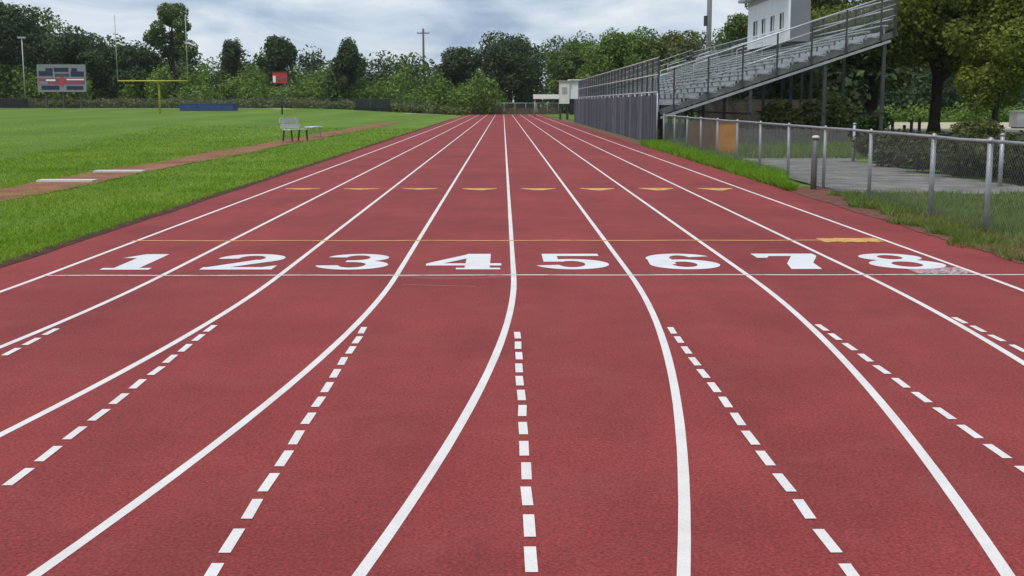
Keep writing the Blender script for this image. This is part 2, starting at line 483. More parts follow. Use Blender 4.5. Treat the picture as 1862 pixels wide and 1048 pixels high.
strip('start_line', M['start_paint'], [(LX[0] + k * LANE * 8.4 / 30, Y0 + 0.01 * math.sin(k)) for k in range(31)], 0.050, Z1 * 2)
strip('faded_line', M['ghost_paint'], [(LX[3] + k * LANE / 10, Y0 - 0.05 - 0.13 * math.sin(k / 10 * math.pi)) for k in range(11)], 0.05, Z1 * .5)
strip('faded_line', M['ghost_paint'], [(LX[3] + 0.1 + k * 0.16, Y0 - 0.55 - 0.03 * k) for k in range(5)], 0.04, Z1 * .5)
strip('relay_line', M['yellow_thin'], [(LX[0] - 0.05 + k * LANE * 8.0 / 40, 13.72 + 0.014 * math.sin(k * 0.9)) for k in range(41)], 0.075, Z1 * 2)
def patch(name, m, x0, x1, y0, y1, z, seed, n=18):
    r = random.Random(seed); mb = MB()
    top = [(x0 + (x1 - x0) * k / n, y1 + r.uniform(-1, 1) * 0.06 * (y1 - y0)) for k in range(n + 1)]
    bot = [(x0 + (x1 - x0) * k / n, y0 + r.uniform(-1, 1) * 0.14 * (y1 - y0)) for k in range(n + 1)]
    for k in range(n + 1):
        mb.v.append((*bot[k], z)); mb.v.append((*top[k], z))
        if k: q = len(mb.v); mb.f.append((q - 4, q - 2, q - 1, q - 3))
    return mb.build(name, m, track)
patch('yellow_patch', M['yellow_paint'], LX[7] + 0.32, LX[8] - 0.06, 13.52, 13.92, Z1 * 3, 4)
patch('paint_smear', M['smear_paint'], LX[7] + 0.52, LX[8] - 0.02, 11.00, 11.42, Z1 * 1.5, 9)
for i in range(8):
    cx = LX[i] + LANE / 2 - 0.03 + 0.012 * i; hw = 0.32
    yb, ya = 22.25 + rnd.uniform(-0.03, 0.03), 21.78 - 0.02 * i + (0.15 if i < 3 else 0)
    mb = MB()
    mb.add([(cx - hw, yb, Z1 * 2), (cx - hw, yb - 0.12, Z1 * 2), (cx - 0.05, ya, Z1 * 2), (cx + 0.05, ya, Z1 * 2), (cx + hw, yb - 0.12, Z1 * 2), (cx + hw, yb, Z1 * 2)], [(0, 1, 2, 3, 4, 5)])
    mb.build('exchange_mark', M['yellow_paint'], track)

# painted lane numbers, thick uprights and thin horizontals
class Digit:
    def __init__(s): s.mb = MB(); s.k = 0
    def stroke(s, pts, ws):
        z = Z1 * 2 + s.k * 0.0003; s.k += 1
        n = len(pts); b = len(s.mb.v)
        for k in range(n):
            a = pts[max(k - 1, 0)]; c = pts[min(k + 1, n - 1)]
            dx, dy = c[0] - a[0], c[1] - a[1]; l = math.hypot(dx, dy) or 1
            w = ws[k] / 2 if hasattr(ws, '__len__') else ws / 2
            s.mb.v.append((pts[k][0] - dy / l * w, pts[k][1] + dx / l * w, z))
            s.mb.v.append((pts[k][0] + dy / l * w, pts[k][1] - dx / l * w, z))
            if k: q = len(s.mb.v); s.mb.f.append((q - 4, q - 3, q - 1, q - 2))
        return s
    def rect(s, x0, x1, y0, y1): return s.stroke([((x0 + x1) / 2, y0), ((x0 + x1) / 2, y1)], x1 - x0)
    def arc(s, cx, cy, ro, ri, a0, a1, n=28):
        z = Z1 * 2 + s.k * 0.0003; s.k += 1
        for k in range(n + 1):
            a = R(a0 + (a1 - a0) * k / n); c, d = math.cos(a), math.sin(a)
            s.mb.v.append((cx + ro[0] * c, cy + ro[1] * d, z)); s.mb.v.append((cx + ri[0] * c, cy + ri[1] * d, z))
            if k: q = len(s.mb.v); s.mb.f.append((q - 4, q - 3, q - 1, q - 2))
        return s
    def poly(s, pts):
        z = Z1 * 2 + s.k * 0.0003; s.k += 1
        s.mb.add([(x, y, z) for x, y in pts], [tuple(range(len(pts)))]); return s

def make_digit(d):
    g = Digit()
    if d == 1:
        g.rect(-0.11, 0.13, 0.10, 1.18).rect(-0.21, 0.25, 0.0, 0.12).poly([(-0.25, 0.86), (-0.10, 0.86), (-0.10, 1.18)])
    elif d == 2:
        g.arc(-0.01, 0.84, (0.33, 0.34), (0.13, 0.20), 188, -38)
        g.poly([(0.06, 0.72), (0.28, 0.66), (-0.12, 0.13), (-0.34, 0.12)])
        g.rect(-0.34, 0.34, 0.0, 0.17).poly([(0.20, 0.15), (0.34, 0.15), (0.34, 0.30)])
    elif d == 3:
        g.arc(-0.01, 0.87, (0.31, 0.31), (0.12, 0.19), 172, -85)
        g.arc(-0.01, 0.33, (0.35, 0.34), (0.13, 0.20), 92, -172)
        g.rect(-0.10, 0.04, 0.53, 0.66)
    elif d == 4:
        g.rect(0.02, 0.26, 0.06, 1.18).rect(-0.06, 0.36, 0.0, 0.11).rect(-0.36, 0.37, 0.27, 0.43)
        g.poly([(-0.36, 0.42), (-0.20, 0.42), (0.08, 0.90), (0.04, 1.17)])
    elif d == 5:
        g.rect(-0.28, 0.30, 1.00, 1.18).rect(-0.28, -0.13, 0.55, 1.02)
        g.arc(-0.01, 0.37, (0.36, 0.38), (0.13, 0.23), 132, -165)
    elif d == 6:
        g.arc(0.02, 0.35, (0.34, 0.36), (0.12, 0.20), 0, 360, 40)
        g.poly([(-0.32, 0.36), (-0.06, 0.36), (-0.06, 0.78), (-0.30, 0.74)])
        g.arc(0.04, 0.76, (0.35, 0.42), (0.11, 0.27), 184, 28)
    elif d == 7:
        g.rect(-0.32, 0.32, 0.98, 1.18).poly([(-0.32, 0.84), (-0.22, 0.84), (-0.17, 0.99), (-0.32, 0.99)])
        g.poly([(0.06, 0.99), (0.32, 0.99), (0.15, 0.45), (0.12, 0.0), (-0.17, 0.0), (-0.12, 0.40)])
    elif d == 8:
        g.arc(0.0, 0.88, (0.31, 0.30), (0.12, 0.17), 0, 360, 40)
        g.arc(0.0, 0.34, (0.36, 0.35), (0.14, 0.20), 0, 360, 40)
    o = g.mb.build('lane_number', M['number_paint'], track)
    return o
for d in range(1, 9):
    o = make_digit(d)
    o.location = (LX[d - 1] + LANE / 2 + 0.05 + {7: 0.08, 8: 0.05}.get(d, 0), 11.30, 0)
    o['label'] = 'large white lane number %d painted on the red track' % d

# ================================================================ other ground sheets
def sheet(name, m, outline, z, kind='structure', parent=None):
    """flat sheet from a list of (x0, x1, y) rows lying on the terrain"""
    mb = MB(); r = random.Random(len(outline) * 7 + 1)
    for k, (x0, x1, y) in enumerate(outline):
        n = 5
        for j in range(n):
            x = x0 + (x1 - x0) * j / (n - 1)
            mb.v.append((x, y, float(terrain(x, y)) + z))
        if k:
            for j in range(n - 1):
                q = len(mb.v) - 2 * n + j
                mb.f.append((q, q + 1, q + 1 + n, q + n))
    o = mb.build(name, m, parent)
    return tag(o, kind=kind)
_r = random.Random(21)
runway = sheet('jump_runway', M['runway'], [(-9.22 + _r.uniform(-.05, .05) + .10 * math.sin(k * .21), -8.03 + _r.uniform(-.05, .05) + .10 * math.sin(k * .17 + 1), 6 + k * 0.4) for k in range(224)], 0.006)
for y0 in (24.0, 27.35):
    MB().box(-9.22, -8.12, y0, y0 + 0.34, 0.0, 0.045).build('take_off_board', M['board'], runway)
path = sheet('concrete_path', M['concrete'],
      [(5.95 + 0.06 * math.sin(k * 2.1), 45.0, 20.6 + k * 0.42) for k in range(5)] +
      [(5.9, 9.6 + 0.25 * math.sin(k * 1.7), 22.4 + k * 0.95) for k in range(14)], 0.012)
sand = sheet('sand_lot', M['sand'], [(15.5 + 3 * math.sin(k * 0.7), 75.0, 61 + 3.2 * k) for k in range(12)], 0.012)
_rv = random.Random(40)
sheet('dirt_verge', M['verge_dirt'], [(EDGE_R - 0.03 + _rv.uniform(-.025, .025) + 0.02 * math.sin(k * .19), EDGE_R + 0.55 + 0.3 * float(smooth(160, 70, abs(k - 80))) + _rv.uniform(-.12, .12), 9.5 + k * 0.085) for k in range(155)], 0.006)
sheet('dirt_strip', M['dirt'], [(EDGE_R - 0.05, 6.3, 36 + k * 3) for k in range(26)], 0.003)
sheet('far_dirt', M['sand'], [(-85, -9 + 2 * math.sin(k), 147 + k * 1.5) for k in range(3)], 0.02)

def dark_edge_strip():  # narrow dark brown strip following the left edge of the track
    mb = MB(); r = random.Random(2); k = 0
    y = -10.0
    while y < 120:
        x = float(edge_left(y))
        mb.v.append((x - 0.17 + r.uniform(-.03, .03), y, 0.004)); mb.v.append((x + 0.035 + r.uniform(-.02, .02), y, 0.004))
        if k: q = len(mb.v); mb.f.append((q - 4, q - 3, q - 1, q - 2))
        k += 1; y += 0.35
    tag(mb.build('dark_edge_strip', M['edge_brown']), kind='structure')
dark_edge_strip()

# ================================================================ grass blades (uncountable)
def blades(name, n, sampler, h, w, m, seed, lod=12.0, label=None, lean=1.6):
    rng = np.random.default_rng(seed)
    x, y = sampler(rng, n)
    n = len(x)
    z = terrain(x, y) - 0.015
    dist = np.sqrt(x * x + y * y)
    sc = np.maximum(1.0, dist / lod) ** 0.75
    hh = h[0] + (h[1] - h[0]) * rng.random(n) ** 1.6
    hh = hh * (0.6 + 0.4 * sc); ww = w * sc * rng.uniform(0.7, 1.3, n)
    a = rng.uniform(0, 2 * np.pi, n)
    bx, by = np.cos(a) * ww / 2, np.sin(a) * ww / 2
    la = rng.uniform(0, 2 * np.pi, n); ll = hh * rng.uniform(0, lean, n)
    v = np.empty((n, 3, 3))
    v[:, 0] = np.stack([x - bx, y - by, z], -1)
    v[:, 1] = np.stack([x + bx, y + by, z], -1)
    v[:, 2] = np.stack([x + np.cos(la) * ll, y + np.sin(la) * ll, z + hh], -1)
    f = np.arange(n * 3).reshape(n, 3)
    return tag(obj(name, fast_mesh(name, v.reshape(-1, 3), f), m), label, 'grass', kind='stuff')

def verge_left(rng, n):
    y = 1.0 / rng.uniform(1 / 75.0, 1 / 6.0, n)
    wid = 3.5 + 0.16 * y
    x = edge_left(y) - 0.13 + 0.09 * rng.random(n) - wid * rng.random(n) ** 1.1
    keep = ~((x > -9.15) & (x < -8.1) & (rng.random(n) < np.where(np.sin(y * .55) * np.sin(x * 3 + y * .21) > .45, .62, .95)))
    keep &= ~((x > -9.3) & (x < -8.1) & (((y > 23.9) & (y < 24.5)) | ((y > 27.2) & (y < 27.9))))
    return x[keep], y[keep]
blades('verge_grass', 260000, verge_left, (0.018, 0.055), 0.012, M['blade'], 1, label='short green grass between the track and the jump runway')
def field_left(rng, n):
    y = 1.0 / rng.uniform(1 / 95.0, 1 / 18.0, n)
    x = -9.2 - (9 + 0.42 * y) * rng.random(n)
    k = rng.random(n) < smooth(90, 22, y)
    return x[k], y[k]
blades('field_grass', 210000, field_left, (0.010, 0.024), 0.012, M['blade'], 2, label='mown grass of the sports field')
def verge_right(rng, n):
    y = 9 + 11.5 * rng.random(n)
    ed = EDGE_R - 0.02 + 0.10 * np.sin(y * 2.3) + 0.10 * np.sin(y * 5.1) + np.clip((y - 13.5) * 0.07, 0, 0.5)
    x = ed + 5.5 * rng.random(n) ** 1.4
    keep = rng.random(n) < 0.28 + 0.72 * (np.sin(x * 3.1 + 1 + np.sin(y)) * np.sin(y * 1.7 + x) > -0.15)
    return x[keep], y[keep]
blades('verge_weeds', 90000, verge_right, (0.04, 0.13), 0.014, M['weed'], 3, label='uneven weedy grass along the right edge of the track', lean=1.2)
def tuft_right(rng, n):
    y = 21.5 + 24 * rng.random(n)
    wid = np.where(y < 36, 0.05 + 0.95 * smooth(21.5, 27, y), 0.9)
    x = EDGE_R + 0.02 + wid * rng.random(n)
    return x, y
blades('lush_verge', 50000, tuft_right, (0.05, 0.15), 0.018, M['blade_lush'], 4, label='lush bright green grass at the foot of the right fence', lean=1.2)
def back_right(rng, n):
    y = 34 + 12 * rng.random(n); x = 6.2 + 14 * rng.random(n)
    return x, y
blades('yard_grass', 40000, back_right, (0.05, 0.22), 0.016, M['weed'], 5, label='patchy grass behind the right fence', lean=1.2)

# ================================================================ foliage
def leaf_cloud(name, lobes, n, size, m, parent=None, seed=0, shell=0.55, flat=0.0):
    """n leaf-clump quads spread through a list of ellipsoids (cx,cy,cz,rx,ry,rz)"""
    rng = np.random.default_rng(seed)
    L = np.array(lobes, float)
    area = (L[:, 3] * L[:, 4] * L[:, 5]) ** (2 / 3)
    idx = rng.choice(len(L), n, p=area / area.sum())
    d = rng.normal(size=(n, 3)); d /= np.linalg.norm(d, axis=1, keepdims=True)
    r = shell + (1.12 - shell) * rng.random(n) ** 0.8
    c = L[idx, :3] + d * r[:, None] * L[idx, 3:]
    c[:, 2] = np.maximum(c[:, 2], 0.05)
    nr = d * 0.7 + rng.normal(size=(n, 3)) * 0.6 + np.array([0, 0, 0.35])
    nr /= np.linalg.norm(nr, axis=1, keepdims=True)
    t = np.cross(nr, rng.normal(size=(n, 3))); t /= np.linalg.norm(t, axis=1, keepdims=True)
    b = np.cross(nr, t)
    s = size * rng.uniform(0.55, 1.45, n)[:, None]
    q = np.stack([c - t * s * 0.62, c - b * s * 0.34 + nr * s * 0.1, c + t * s * 0.62, c + b * s * 0.34 - nr * s * 0.08], 1)
    f = np.arange(n * 4).reshape(n, 4)
    return obj(name, fast_mesh(name, q.reshape(-1, 3), f), m, parent)

def tree(label, x, y, h, rx, rz, leaves, n, size, seed, base=None, crown_z=None, nl=12, trunk_r=0.2, name='tree', group=None, lobes=None, ry=None, fill=0.42):
    """trunk with limbs and a crown of leaf clumps; crown centre at crown_z, half height rz, half width rx"""
    r = random.Random(seed)
    g = float(terrain(x, y))
    t = thing(name, label, 'tree', (x, y, g), group=group)
    cz = crown_z if crown_z is not None else h - rz
    ry = ry or rx
    n = int(n * 1.9); size *= 0.72
    if lobes is None:
        lobes = []; nl = nl * 2; fill *= 0.78
        for k in range(nl):
            a = 2 * math.pi * k / nl * 1.618 + r.uniform(-.4, .4)
            q = math.sqrt((k + 0.5) / nl) * r.uniform(0.66, 0.88)
            zz = r.uniform(-0.72, 0.66)
            if k % 4 == 0: zz = r.uniform(0.35, 0.68); q *= 0.45
            fr = fill * r.uniform(0.6, 1.35)
            lobes.append((rx * q * math.cos(a), ry * q * math.sin(a), cz + rz * zz, rx * fr, ry * fr, rz * fr * 0.95))
    mb = MB()
    bend = r.uniform(-.3, .3)
    top = cz + rz * 0.2
    mb.tube([(0, 0, -0.2), (0, 0, top * 0.15), (bend * .3, 0, top * 0.5), (bend * .6, bend * .2, top)],
            [trunk_r * 1.35, trunk_r, trunk_r * 0.78, trunk_r * 0.2], 9)
    for k, l in enumerate(lobes[:9]):
        s0 = r.uniform(0.35, 0.8)
        p0 = Vector((bend * .5 * s0, 0, top * s0)); p1 = Vector(l[:3])
        if p1.z < p0.z: p0.z = max(0.5, p1.z - 0.4)
        mid = (p0 + p1) / 2 + Vector((r.uniform(-.3, .3), r.uniform(-.3, .3), 0.25))
        mb.tube([p0, mid, p1], [trunk_r * 0.42, trunk_r * 0.25, trunk_r * 0.07], 6)
    mb.build('trunk', M['bark'], t, True)
    leaf_cloud('crown', lobes, n, size, leaves, t, seed)
    return t

def shrub(label, x, y, h, rx, ry, leaves, n, size, seed, nl=9, name='shrub', group=None, cat='shrub'):
    r = random.Random(seed); g = float(terrain(x, y))
    t = thing(name, label, cat, (x, y, g), group=group)
    lobes = []
    for k in range(nl):
        lobes.append((r.uniform(-.75, .75) * rx, r.uniform(-.75, .75) * ry, h * r.uniform(0.3, 0.68), rx * r.uniform(.28, .45), ry * r.uniform(.28, .45), h * r.uniform(.26, .36)))
    leaf_cloud('foliage', lobes, n, size, leaves, t, seed, shell=0.3)
    mb = MB()
    for k in range(6):
        l = lobes[k % nl]
        mb.tube([(l[0] * .3, l[1] * .3, -0.1), (l[0] * .7, l[1] * .7, l[2] * .6), (l[0], l[1], l[2])], [0.035, 0.025, 0.01], 5)
    mb.build('stems', M['bark'], t)
    return t

# far wood: reads as one mass; skyline heights in metres at about 185 m
SKY = [(-140, 15), (-110, 14), (-92, 13), (-77, 13.5), (-72, 12.5), (-66, 11.5), (-61, 10.0), (-57, 8.6), (-52, 8.6), (-45, 8.6), (-40, 8.2), (-36, 8.0), (-31, 7.4),
       (-26, 7.2), (-20, 7.3), (-14, 7.2), (-9, 6.8), (-4, 7.0), (2, 7.6), (8, 8.8), (14, 9.4), (20, 9.6), (30, 10), (50, 11), (80, 12), (120, 13)]
def woods():
    r = random.Random(8)
    sx = [p[0] for p in SKY]; sz = [p[1] for p in SKY]
    A, B = [], []
    x = -140
    while x < 120:
        top = float(np.interp(x, sx, sz)) * 1.2 + 0.4
        for row in range(3):
            rr = r.uniform(1.2, 2.6)
            t = top * r.uniform(0.88, 1.04) * (1 - 0.17 * row) - rr * 0.7
            xx, yy = x + r.uniform(-2, 2), 190 - row * 5 + r.uniform(-2, 2)
            k = 0; z = t
            while z > 0.5:
                (A if r.random() < 0.65 else B).append((xx + r.uniform(-1, 1), yy - k * 0.5 + r.uniform(-1, 1), z, rr * r.uniform(.8, 1.2), rr * r.uniform(.8, 1.1), rr * r.uniform(.7, .95)))
                z -= rr * 1.1; k += 1
        x += 2.3
    a = tag(leaf_cloud('far_woods', A, 200000, 0.43, M['leaf_mid'], None, 31, 0.5), 'dense wood of mixed green trees closing the far end', 'woods', kind='stuff')
    b = tag(leaf_cloud('dark_woods', B, 110000, 0.43, M['leaf_dark'], None, 32, 0.5), 'darker trees mixed through the far wood', 'woods', kind='stuff')
    lo, wd = [], []
    x = -120
    while x < -1:
        h = r.uniform(1.8, 5.2)
        y = 161 + r.uniform(-3, 7); g = float(terrain(x, y))
        for k in range(2):
            lo.append((x + r.uniform(-1, 1), y + k * 2.5, g + h * 0.5 + k * 0.8, r.uniform(1.1, 2.2), r.uniform(1, 1.6), h * 0.55))
        x += 1.5
    x = -120
    while x < -5:
        y = 154 + r.uniform(-1.2, 1.2); g = float(terrain(x, y))
        wd.append((x, y, g + 0.45, r.uniform(.9, 1.8), r.uniform(.5, .9), r.uniform(.5, 1.05)))
        x += 1.1
    tag(leaf_cloud('undergrowth', lo, 80000, 0.32, M['leaf_bright'], None, 33, 0.4), 'bright green undergrowth in front of the far wood', 'undergrowth', kind='stuff')
    tag(leaf_cloud('tall_weeds', wd, 36000, 0.22, M['leaf_olive'], None, 34, 0.3), 'olive weeds along the far end of the field', 'weeds', kind='stuff')
woods()

# single trees that stand out of the wood
tree('broad dark tree at the far left edge behind the scoreboard', -68.5, 165, 15.0, 6.8, 6.2, M['leaf_dark'], 14000, 0.45, 101, trunk_r=0.35, nl=14)
tree('dark rounded tree just right of the left-edge tree', -57.5, 166, 10.2, 5.0, 4.5, M['leaf_dark'], 9000, 0.45, 102, nl=12)
tree('dark tree right behind the left goal upright', -51.5, 168, 8.6, 5.0, 4.0, M['leaf_dark'], 8000, 0.45, 112, nl=12)
tree('tall loose-crowned tree rising behind the right goal upright', -45.8, 171, 14.2, 3.9, 3.9, M['leaf_mid'], 5200, 0.40, 103, trunk_r=0.3, nl=9, fill=0.33)
tree('small round dark treetop right of the tall loose-crowned tree', -38.8, 176, 10.2, 2.0, 4.2, M['leaf_dark'], 2500, 0.4, 104, nl=6, fill=0.5)
tree('flat-topped dark tree above the red sign', -32.2, 176, 9.9, 2.7, 3.8, M['leaf_dark'], 4600, 0.4, 105, nl=7, fill=0.5)
tree('narrow dark green tree standing alone left of the utility pole', -20.2, 160, 9.0, 2.6, 4.0, M['leaf_dark'], 6500, 0.36, 106, nl=10, trunk_r=0.25)
tree('rounded dark tree right of the utility pole', -6.5, 172, 8.9, 3.2, 3.2, M['leaf_dark'], 6500, 0.4, 107, nl=12, fill=0.48)
tree('large dark spreading tree above the end of the track', 1.0, 172, 11.0, 4.9, 4.3, M['leaf_dark'], 10000, 0.4, 108, nl=14, trunk_r=0.35, fill=0.46)
tree('light green tree between the big dark tree and the bleachers', 9.0, 160, 9.3, 2.9, 3.6, M['leaf_mid'], 6500, 0.36, 109, nl=11)
tree('bright green bushy tree above the white booth', 13.6, 140, 10.2, 5.0, 4.6, M['leaf_bright'], 13000, 0.36, 110, nl=16, fill=0.44)
tree('olive green tree rising behind the far end of the bleachers', 20.0, 140, 9.6, 3.6, 3.8, M['leaf_olive'], 7000, 0.36, 111, nl=11)
tree('green leafy tree just left of the press box', 20.2, 104, 8.9, 2.0, 2.8, M['leaf_mid'], 5200, 0.28, 113, nl=9, fill=0.5)
tree('green tree behind the top of the bleachers right of the press box', 21.5, 86, 11.5, 4.3, 4.2, M['leaf_mid'], 11000, 0.30, 114, nl=14)

# big oaks at the right
def oak(label, x, y, lob, n, seed, tr, fork=True):
    r = random.Random(seed)
    t = thing('oak_tree', label, 'tree', (x, y, 0), group='oaks at the right')
    mb = MB()
    mb.tube([(0, 0, -0.2), (0, 0, 0.5), (0.05, 0, 1.8), (0.1, 0, 2.8)], [tr * 1.5, tr * 1.05, tr * 0.95, tr * 1.05], 10)
    for k, l in enumerate(lob[:16]):
        p1 = Vector(l[:3]); p0 = Vector((0.08, 0, 2.5 + r.uniform(0, .4)))
        a = p0.lerp(p1, 0.35) + Vector((r.uniform(-.4, .4), r.uniform(-.4, .4), 0.5)); b = p0.lerp(p1, 0.7) + Vector((r.uniform(-.5, .5), r.uniform(-.5, .5), 0.4))
        mb.tube([p0, a, b, p1], [tr * 0.6, tr * 0.42, tr * 0.26, tr * 0.08], 7)
    mb.build('trunk', M['bark'], t, True)
    leaf_cloud('crown', lob, int(n * 1.5), 0.175, M['leaf_oak'], t, seed, shell=0.45)
    return t
def oak_lobes(seed, rx, ry, z0, z1, n, cx=0, cy=0):
    r = random.Random(seed); out_ = []
    for k in range(n):
        a = r.uniform(0, 2 * math.pi); q = math.sqrt(r.random())
        z = z0 + (z1 - z0) * r.random()
        sh = 1 - 0.5 * ((z - z0) / (z1 - z0)) ** 2
        s = r.uniform(0.7, 1.5)
        out_.append((cx + rx * q * sh * math.cos(a), cy + ry * q * sh * math.sin(a), z, s * 1.2, s * 1.2, s * 0.85))
    return out_
oak('large oak with dark trunk nearest the upper end of the bleachers', 19.3, 64, oak_lobes(51, 5.0, 5.0, 4.0, 11.5, 80, 1.5, 1), 42000, 201, 0.30)
oak('large oak with dark trunk right of the wooden bollards', 22.3, 63, oak_lobes(52, 5.5, 5.5, 4.2, 12.5, 90, 1.5, 0), 48000, 202, 0.29)
_low = [(a, b, c, 1.1, 1.1, 0.9) for a, b, c in ((0.5, -3, 3.0), (1.8, -4, 2.2), (-0.8, -3.5, 3.4), (2.5, -3, 1.7), (-2.2, -2, 3.3), (1.0, -4.5, 2.9), (3.2, -4, 2.6), (-3.0, -1, 3.9))]
oak('leaning oak whose crown fills the upper right corner', 27.5, 58, oak_lobes(53, 6.5, 6.5, 3.4, 12.5, 110, 0.0, 0) + _low, 64000, 203, 0.33)
tree('small brushy tree in front of the sand lot at the right', 22.6, 56, 4.6, 1.7, 1.7, M['leaf_oak'], 6000, 0.18, 204, nl=9, trunk_r=0.16)

# shrubs on the right
H = 'hedge shrubs behind the right fence'
shrub('dense dark hedge shrub behind the fence, at the far left end of the hedge row', 10.5, 31.0, 0.88, 1.35, 1.4, M['leaf_hedge'], 13000, 0.085, 301, group=H, nl=14)
shrub('dense dark hedge shrub behind the fence, second from the far end of the hedge row', 10.4, 28.6, 0.91, 1.35, 1.4, M['leaf_hedge'], 13000, 0.085, 302, group=H, nl=14)
shrub('dense dark hedge shrub behind the fence, third from the far end of the hedge row', 10.4, 26.2, 0.94, 1.35, 1.4, M['leaf_hedge'], 13000, 0.085, 303, group=H, nl=14)
shrub('dense dark hedge shrub behind the fence, fourth from the far end of the hedge row', 10.6, 24.0, 0.97, 1.35, 1.4, M['leaf_hedge'], 13000, 0.085, 304, group=H, nl=14)
shrub('dense dark hedge shrub behind the fence, at the near right end of the hedge row', 12.3, 23.5, 1.0, 1.35, 1.4, M['leaf_hedge'], 13000, 0.085, 325, group=H, nl=14)
shrub('wide olive bush in front of the underside of the bleachers', 12.4, 50.5, 1.95, 1.9, 1.4, M['leaf_olive'], 11000, 0.14, 305, nl=11, name='bush', cat='bush')
shrub('low green bush right of the wide olive bush', 15.2, 52, 1.35, 1.2, 1.0, M['leaf_mid'], 6000, 0.13, 306, name='bush', cat='bush')
shrub('scrubby bush at the foot of the brushy tree', 21.0, 54, 0.9, 1.4, 0.8, M['leaf_olive'], 5000, 0.13, 307, name='bush', cat='bush')
def backbrush():
    r = random.Random(61); A, G = [], []
    for k in range(130):
        x = r.uniform(15, 60); y = 118 + r.uniform(-8, 16)
        h = r.uniform(2.5, 7.0)
        A.append((x, y, h * 0.55, r.uniform(1.5, 3.0), r.uniform(1.5, 2.5), h * 0.55))
    for k in range(70):
        x = r.uniform(17, 60); y = 101 + r.uniform(-2, 3)
        G.append((x, y, 0.5, r.uniform(1.2, 2.2), 1.0, r.uniform(0.6, 1.1)))
    for k in range(46):
        x = r.uniform(16.5, 20.0); y = r.uniform(70, 112); h = r.uniform(2.0, 4.4)
        A.append((x, y, h * 0.5, r.uniform(1.0, 1.8), r.uniform(1.2, 2.0), h * 0.55))
    for k in range(60):
        A.append((r.uniform(14.8, 19.5), r.uniform(60, 76), r.uniform(1.6, 4.4), r.uniform(.8, 1.4), r.uniform(.8, 1.4), r.uniform(.6, 1.0)))
    tag(leaf_cloud('brushwood', A, 80000, 0.34, M['leaf_dark'], None, 62, 0.4), 'dark brush and trees behind the bleachers and the sand lot', 'brush', kind='stuff')
    tag(leaf_cloud('tall_grass', G, 16000, 0.22, M['leaf_bright'], None, 63, 0.3), 'bright tall grass beyond the sand lot', 'grass', kind='stuff')
backbrush()

# ================================================================ chain-link fence on the right
def chain_mesh(name, y0, y1, z0, z1, x, parent, step=0.072, r=0.0014, m=None, axis='y', ground_fn=None):
    """two families of crossing diagonal wires, thin three-sided rods"""
    h = z1 - z0; V = []; 
    a0 = np.arange(y0 - h, y1, step)
    rows = []
    for s in (1, -1):
        for a in (a0 if s == 1 else a0 + h):
            p = [a, z0]; q = [a + s * h, z1]
            # clip to y0..y1
            lo, hi = min(p[0], q[0]), max(p[0], q[0])
            if hi <= y0 or lo >= y1: continue
            def at(t): return (p[0] + (q[0] - p[0]) * t, p[1] + (q[1] - p[1]) * t)
            t0, t1 = 0.0, 1.0
            for lim in (y0, y1):
                t = (lim - p[0]) / (q[0] - p[0])
                if 0 < t < 1:
                    inside0 = y0 <= p[0] <= y1
                    if inside0: t1 = min(t1, t)
                    else:
                        if not (y0 <= q[0] <= y1) and t0 > 0: t1 = t
                        else: t0 = max(t0, t)
            if t1 - t0 < 1e-4: continue
            rows.append((*at(t0), *at(t1), s))
    V = np.empty((len(rows), 6, 3)); 
    for k, (ya, za, yb, zb, s) in enumerate(rows):
        d = np.array([yb - ya, zb - za]); d /= np.linalg.norm(d); nn = np.array([-d[1], d[0]])
        off = 0.0016 * s
        for e_, (yy, zz) in enumerate(((ya, za), (yb, zb))):
            for j in range(3):
                t = 2 * math.pi * j / 3
                c, si = math.cos(t) * r, math.sin(t) * r
                V[k, e_ * 3 + j] = (x + off + c, yy + nn[0] * si, zz + nn[1] * si)
    base = (np.arange(len(rows)) * 6)[:, None, None]
    F = (np.array([[0, 1, 4, 3], [1, 2, 5, 4], [2, 0, 3, 5]])[None] + base).reshape(-1, 4)
    V = V.reshape(-1, 3)
    if axis == 'x': V = V[:, [1, 0, 2]]
    return obj(name, fast_mesh(name, V, F), m or M['wire'], parent)

FX = 5.85
fence = thing('chain_link_fence', 'waist-high galvanised chain-link fence along the right side of the track', 'fence', (0, 0, 0))
posts_y = [9.0, 11.75, 14.55, 16.5] + [19.3 + 2.78 * k for k in range(10)]
_rf = random.Random(77)
for y in posts_y:
    lx, ly = _rf.uniform(-.012, .012), _rf.uniform(-.012, .012)
    mb = MB(); big = y in (14.55, 16.5)
    rr = 0.036 if big else 0.030
    mb.tube([(FX, y, -0.2), (FX + lx, y + ly, 1.085)], rr, 10)
    p = mb.build('post', M['galv'], fence, True)
    MB().lathe((FX + lx, y + ly, 1.085), [(rr * 1.25, 0), (rr * 1.25, 0.025), (rr * 0.8, 0.05), (rr * 0.2, 0.065)], 10).build('cap', M['galv'], p, True)
for a, b in zip(posts_y[:-1], posts_y[1:]):
    sag = _rf.uniform(-0.012, 0.006)
    MB().tube([(FX - 0.005, a, 1.10), (FX - 0.005, (a + b) / 2, 1.10 + sag), (FX - 0.005, b, 1.10)], 0.022, 8).build('top_rail', M['galv'], fence, True)
    chain_mesh('chain_link_mesh', a, b, 0.03, 1.085, FX - 0.032, fence)
